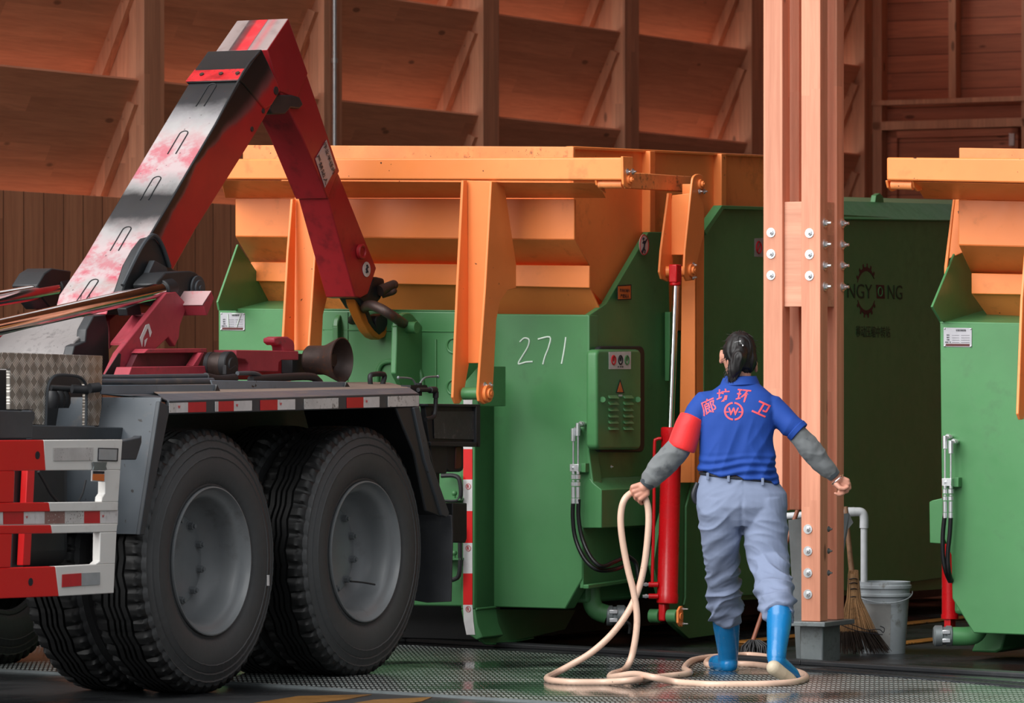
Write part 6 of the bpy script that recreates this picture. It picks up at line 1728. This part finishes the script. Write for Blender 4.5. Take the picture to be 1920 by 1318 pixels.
# infill between the posts further back
MB().prism([UR(AP + pit + .03, bRp - wr, zmid), UR(AP + pit + .03, bLp, zmid), UR(AP + pit + .07, bLp, zmid), UR(AP + pit + .07, bRp - wr, zmid)], Z * (6.3 - zmid)).build('packer_board', M['wood_post'], tp_, bevel=.003, smooth=0)
for x, y in ((1446, 436), (1446, 476), (1446, 516), (1518, 437), (1518, 477), (1518, 517), (1515, 992), (1515, 1033), (1515, 1074), (1515, 1114)):
    MB().bolt(A(x, y, AP), -U, .013, .013).build('pillar_bolt', M['zinc'], tp_)
for x, b_, ys in ((1546, bRp, (418, 458, 498, 537)), ):
    for y in ys: MB().bolt(B(x, y, bRp), R, .013, .018).build('pillar_bolt', M['zinc'], tp_)
for y in (419, 459, 498, 538): MB().bolt(B(1579, y, bRp), R, .013, .018).build('pillar_bolt', M['zinc'], tp_)
for y in (992, 1033, 1074): MB().bolt(B(1553, y, bRp), R, .008, .010).build('pillar_bolt', M['steel'], tp_)
# steel foot
c = UR(AP + .14, (bRp + bRp - wr) / 2 - .02, zft)
MB().box(c - Z * .012, R * .105, U * .17, Z * .011).build('foot_plate', M['steel'], tp_, bevel=.003)
mb = MB(); mb.prism([UR(AP + .05, bRp - .01, 0), UR(AP + .05, bRp - wr - .03, 0), UR(AP + .25, bRp - wr - .03, 0), UR(AP + .25, bRp - .01, 0)], Z * (zft - .023)).build('foot_pedestal', M['steel'], tp_, bevel=.006)
tp_loc = tp_.location

# ============================================================ LOOSE THINGS
# hose
gy = lambda x, y, h=.018: G(x, y, h)
Yh = YP + .04
air1 = [P(x, y, Yh) for x, y in ((1212, 940), (1216, 962), (1215, 1000), (1208, 1060), (1196, 1108), (1176, 1150), (1146, 1190), (1108, 1224), (1068, 1248))]
hose = [gy(1352, 1231), gy(1325, 1233), gy(1300, 1238), gy(1289, 1245), gy(1284, 1254), gy(1293, 1262), gy(1270, 1266), gy(1230, 1270), gy(1190, 1275, .03), gy(1130, 1279), gy(1070, 1279), gy(1034, 1276), gy(1026, 1271), gy(1040, 1263)] + air1[::-1]
grip = [P(1205, 928, Yh + .012), P(1196, 924, Yh + .018), P(1186, 923, Yh + .014)]
air2 = [P(x, y, Yh - .01) for x, y in ((1172, 935), (1165, 956), (1164, 985), (1169, 1025), (1178, 1070), (1188, 1110), (1194, 1150), (1193, 1185), (1186, 1225), (1177, 1248))]
hose += grip + air2
hose += [gy(1166, 1258), gy(1148, 1264), gy(1144, 1270), gy(1158, 1268, .03), gy(1190, 1264, .045), gy(1225, 1270, .04), gy(1270, 1279), gy(1330, 1283), gy(1400, 1283), gy(1450, 1282), gy(1490, 1279), gy(1510, 1272), gy(1506, 1264), gy(1480, 1256), gy(1430, 1248), gy(1385, 1245), gy(1330, 1247), gy(1330, 1237), gy(1360, 1232), gy(1400, 1228), gy(1440, 1232), gy(1465, 1240)]
M['hose'] = paint('cream_hose', rgb(226, 190, 168), .35, .4, rgb(150, 110, 90), var=.06, spots=.4, spotcol=rgb(60, 46, 40), scale=2)
o = MB().tube(hose, .0148, 14, smooth=7).build('garden_hose', M['hose'])
tag(o, 'cream water hose held in the hand and looped over the wet plate', 'hose')

# bucket
cb_ = G(1657, 1224); sc = cb_.y / F
bk = thing('plastic_bucket', Vector((cb_.x, cb_.y, 0)), 'grimy white plastic bucket standing on the floor behind the straw broom', 'bucket')
h_ = (1224 - 1090) * sc; rt, rb = 50 * sc, 40.5 * sc
o_ = Vector((cb_.x, cb_.y, 0))
M['bucket'] = paint('grimy_white_plastic', rgb(178, 186, 192), .4, .8, rgb(120, 116, 108), var=.08, scale=2)
mb = MB(); mb.lathe([(0, .004), (rb - .006, .004), (rb, .0), (rb + .001, .02), (rb + (rt - rb) * .72, h_ * .78), (rt + .004, h_ * .80), (rt + .004, h_ * .83), (rt - .002, h_ * .84), (rt - .001, h_ * .90), (rt + .006, h_ * .91), (rt + .006, h_ * .95), (rt, h_ * .96), (rt, h_), (rt - .004, h_), (rt - .006, h_ * .9), (rb - .004, .012), (0, .012)], o_, Z, 56)
bko = mb.build('bucket_shell', M['bucket'], bk)
lb = []
for i in range(9):
    a = math.radians(-150 + i * 9); 
    for z, rr in ((h_ * .10, rb + (rt - rb) * .10), (h_ * .70, rb + (rt - rb) * .66)):
        lb.append(o_ + Vector((math.cos(a) * (rr + .0015), math.sin(a) * (rr + .0015), z)))
mb = MB(); mb.add(lb, [[2 * i, 2 * i + 2, 2 * i + 3, 2 * i + 1] for i in range(8)])
M['old_label'] = paint('rubbed_label', rgb(168, 168, 166), .6, 1.0, rgb(110, 100, 92), var=.12, scale=5)
mb.build('worn_label', M['old_label'], bko)
mb = MB(); mb.tube([o_ + Vector((math.cos(a) * (rt + .009), math.sin(a) * (rt + .009), h_ * .86 - .05 * math.sin(-a))) for a in [PI + PI * k / 20 for k in range(21)]], .003, 8); mb.build('bucket_handle', M['bucket'], bk)

# straw broom leaning on the pillar
YB = G(1620, 1228).y
br = thing('straw_broom', Vector((P(1620, 1228, YB).x, YB, 0)), 'straw broom with a dark worn fan standing head down between pillar and bucket', 'broom')
M['straw'] = paint('straw', rgb(196, 150, 104), .7, .7, rgb(100, 70, 46), var=.2, scale=6)
M['straw_dark'] = paint('wet_straw', rgb(70, 50, 38), .6, .6, rgb(28, 22, 20), var=.3, scale=6)
M['stick'] = paint('bamboo_stick', rgb(150, 112, 84), .5, .8, rgb(90, 64, 48), var=.2, scale=4)
MB().tube([P(1586, 950, YB + .06), P(1590, 1000, YB + .04), P(1596, 1062, YB + .02), P(1600, 1085, YB)], [.010, .012, .014, .016], 12, smooth=3).build('broom_handle', M['stick'], br)
nk = [(P(1600, 1076, YB), px(11), .022), (P(1600, 1100, YB), px(11.5), .024), (P(1601, 1122, YB), px(12), .026)]
mb = MB(); limb(mb, nk); nko = mb.build('broom_neck', M['straw'], br)
for y, w_ in ((1085, 12), (1093, 12), (1104, 12.3), (1119, 13)):
    c_ = P(1600, y, YB); MB().tube([c_ + Vector((px(w_) * math.cos(a), .027 * math.sin(a), .003 * math.sin(3 * a))) for a in [2 * PI * k / 24 for k in range(24)]], .0022, 6, closed=True).build('broom_binding', M['ink'], nko)
rnd = random.Random(5); m1, m2 = MB(), MB()
for i in range(420):
    u = rnd.uniform(-1, 1); v = rnd.uniform(-1, 1); u2 = u + rnd.uniform(-.08, .08)
    p0 = P(1600 + u * 9, 1072 + rnd.uniform(-4, 8), YB + v * .018)
    p1 = P(1601 + u * 13, 1122, YB + v * .026)
    k = rnd.uniform(.96, 1.03)
    p2 = P(1608 + u2 * 34, 1122 + 62 * k, YB + v * .045); p3 = P(1620 + u2 * 49, 1122 + (100 + rnd.uniform(-8, 6)) * k, YB + v * .055)
    if p3.z < .004: p3.z = .004
    r_ = rnd.uniform(.0010, .0022)
    m1.tube([p0, p1, p2], [r_, r_, r_ * .9], 5); m2.tube([p2, p3], [r_ * .95, r_ * .5], 5)
f1 = m1.build('broom_straw', M['straw'], br); tag(f1, kind='stuff')
f2 = m2.build('broom_tips', M['straw_dark'], br); tag(f2, kind='stuff')
mb = MB(); mb.tube([P(1578, 1166, YB - .05), P(1600, 1172, YB - .06), P(1625, 1181, YB - .06), P(1648, 1180, YB - .05), P(1656, 1186, YB - .05), P(1658, 1178, YB - .03), P(1650, 1174, YB - .03)], .0022, 6, smooth=4)
mb.tube([P(1578, 1172, YB - .05), P(1600, 1181, YB - .06), P(1630, 1187, YB - .06), P(1655, 1190, YB - .05)], .0022, 6, smooth=4)
mb.build('broom_cord', M['ink'], br)

# white plastic pipe run
YV = 23.1
vp = thing('drain_pipe', Vector((P(1618, 1100, YV).x, YV, 0)), 'white plastic pipe coming from behind the pillar and turning down behind the bucket', 'pipe')
M['pvc'] = plain('white_pvc', rgb(206, 210, 214), .35)
MB().cyl(P(1620, 985, YV), Vector((P(1620, 985, YV).x, YV, 0.0)), .0165, 24).build('pipe_run', M['pvc'], vp)
MB().cyl(P(1470, 968, YV + .02), P(1600, 959, YV), .0165, 24).build('pipe_run', M['pvc'], vp)
MB().tube([P(1586, 960, YV), P(1606, 959.5, YV), P(1616, 961, YV), P(1620, 970, YV), P(1620, 990, YV)], .0215, 24, smooth=4).build('pipe_elbow', M['pvc'], vp)
MB().cyl(P(1584, 960, YV), P(1602, 959.5, YV), .0225, 24).build('pipe_socket', M['pvc'], vp)

# galvanised sheet leaning behind the posts
YS_ = 22.6
q = [P(1478, 975, YS_), P(1592, 962, YS_), P(1600, 980, YS_ - .01), P(1590, 992, YS_), P(1560, 1160, YS_ - .03), Vector((P(1540, 1225, YS_).x, YS_ - .05, .0)), Vector((P(1492, 1225, YS_).x, YS_ - .05, .0))]
o = MB().prism(q, Vector((0, .003, 0))).build('metal_sheet', M['steel'], smooth=0)
tag(o, 'dull galvanised metal sheet propped upright behind the timber pillar', 'metal sheet')
# second broom
Y2_ = 22.6
b2 = thing('push_broom', Vector((P(1415, 1225, Y2_).x, Y2_, 0)), 'broom with a reddish stick and black head on the floor, seen between the person’s boots', 'broom')
M['redstick'] = paint('reddish_stick', rgb(150, 92, 70), .45, .7, rgb(90, 60, 50), var=.2, scale=4)
MB().tube([P(1412, 1200, Y2_), P(1428, 1153, Y2_ + .02), P(1455, 1075, Y2_ + .05), P(1497, 952, Y2_ + .06)], .0105, 12).build('broom_handle', M['redstick'], b2)
hb2 = MB(); c_ = P(1418, 1222, Y2_)
for i in range(160):
    u, v = rnd.uniform(-1, 1), rnd.uniform(-1, 1)
    p0 = P(1414 + u * 10, 1200, Y2_ + v * .03); p1 = P(1418 + u * 26 + rnd.uniform(-3, 3), 1212, Y2_ + v * .05); p2 = P(1418 + u * 30 + rnd.uniform(-4, 4), 1232, Y2_ + v * .07); p2.z = max(.004, p2.z)
    hb2.tube([p0, p1, p2], [.003, .004, .002], 5)
hd2 = hb2.build('broom_head', M['rubber'], b2); tag(hd2, kind='stuff')
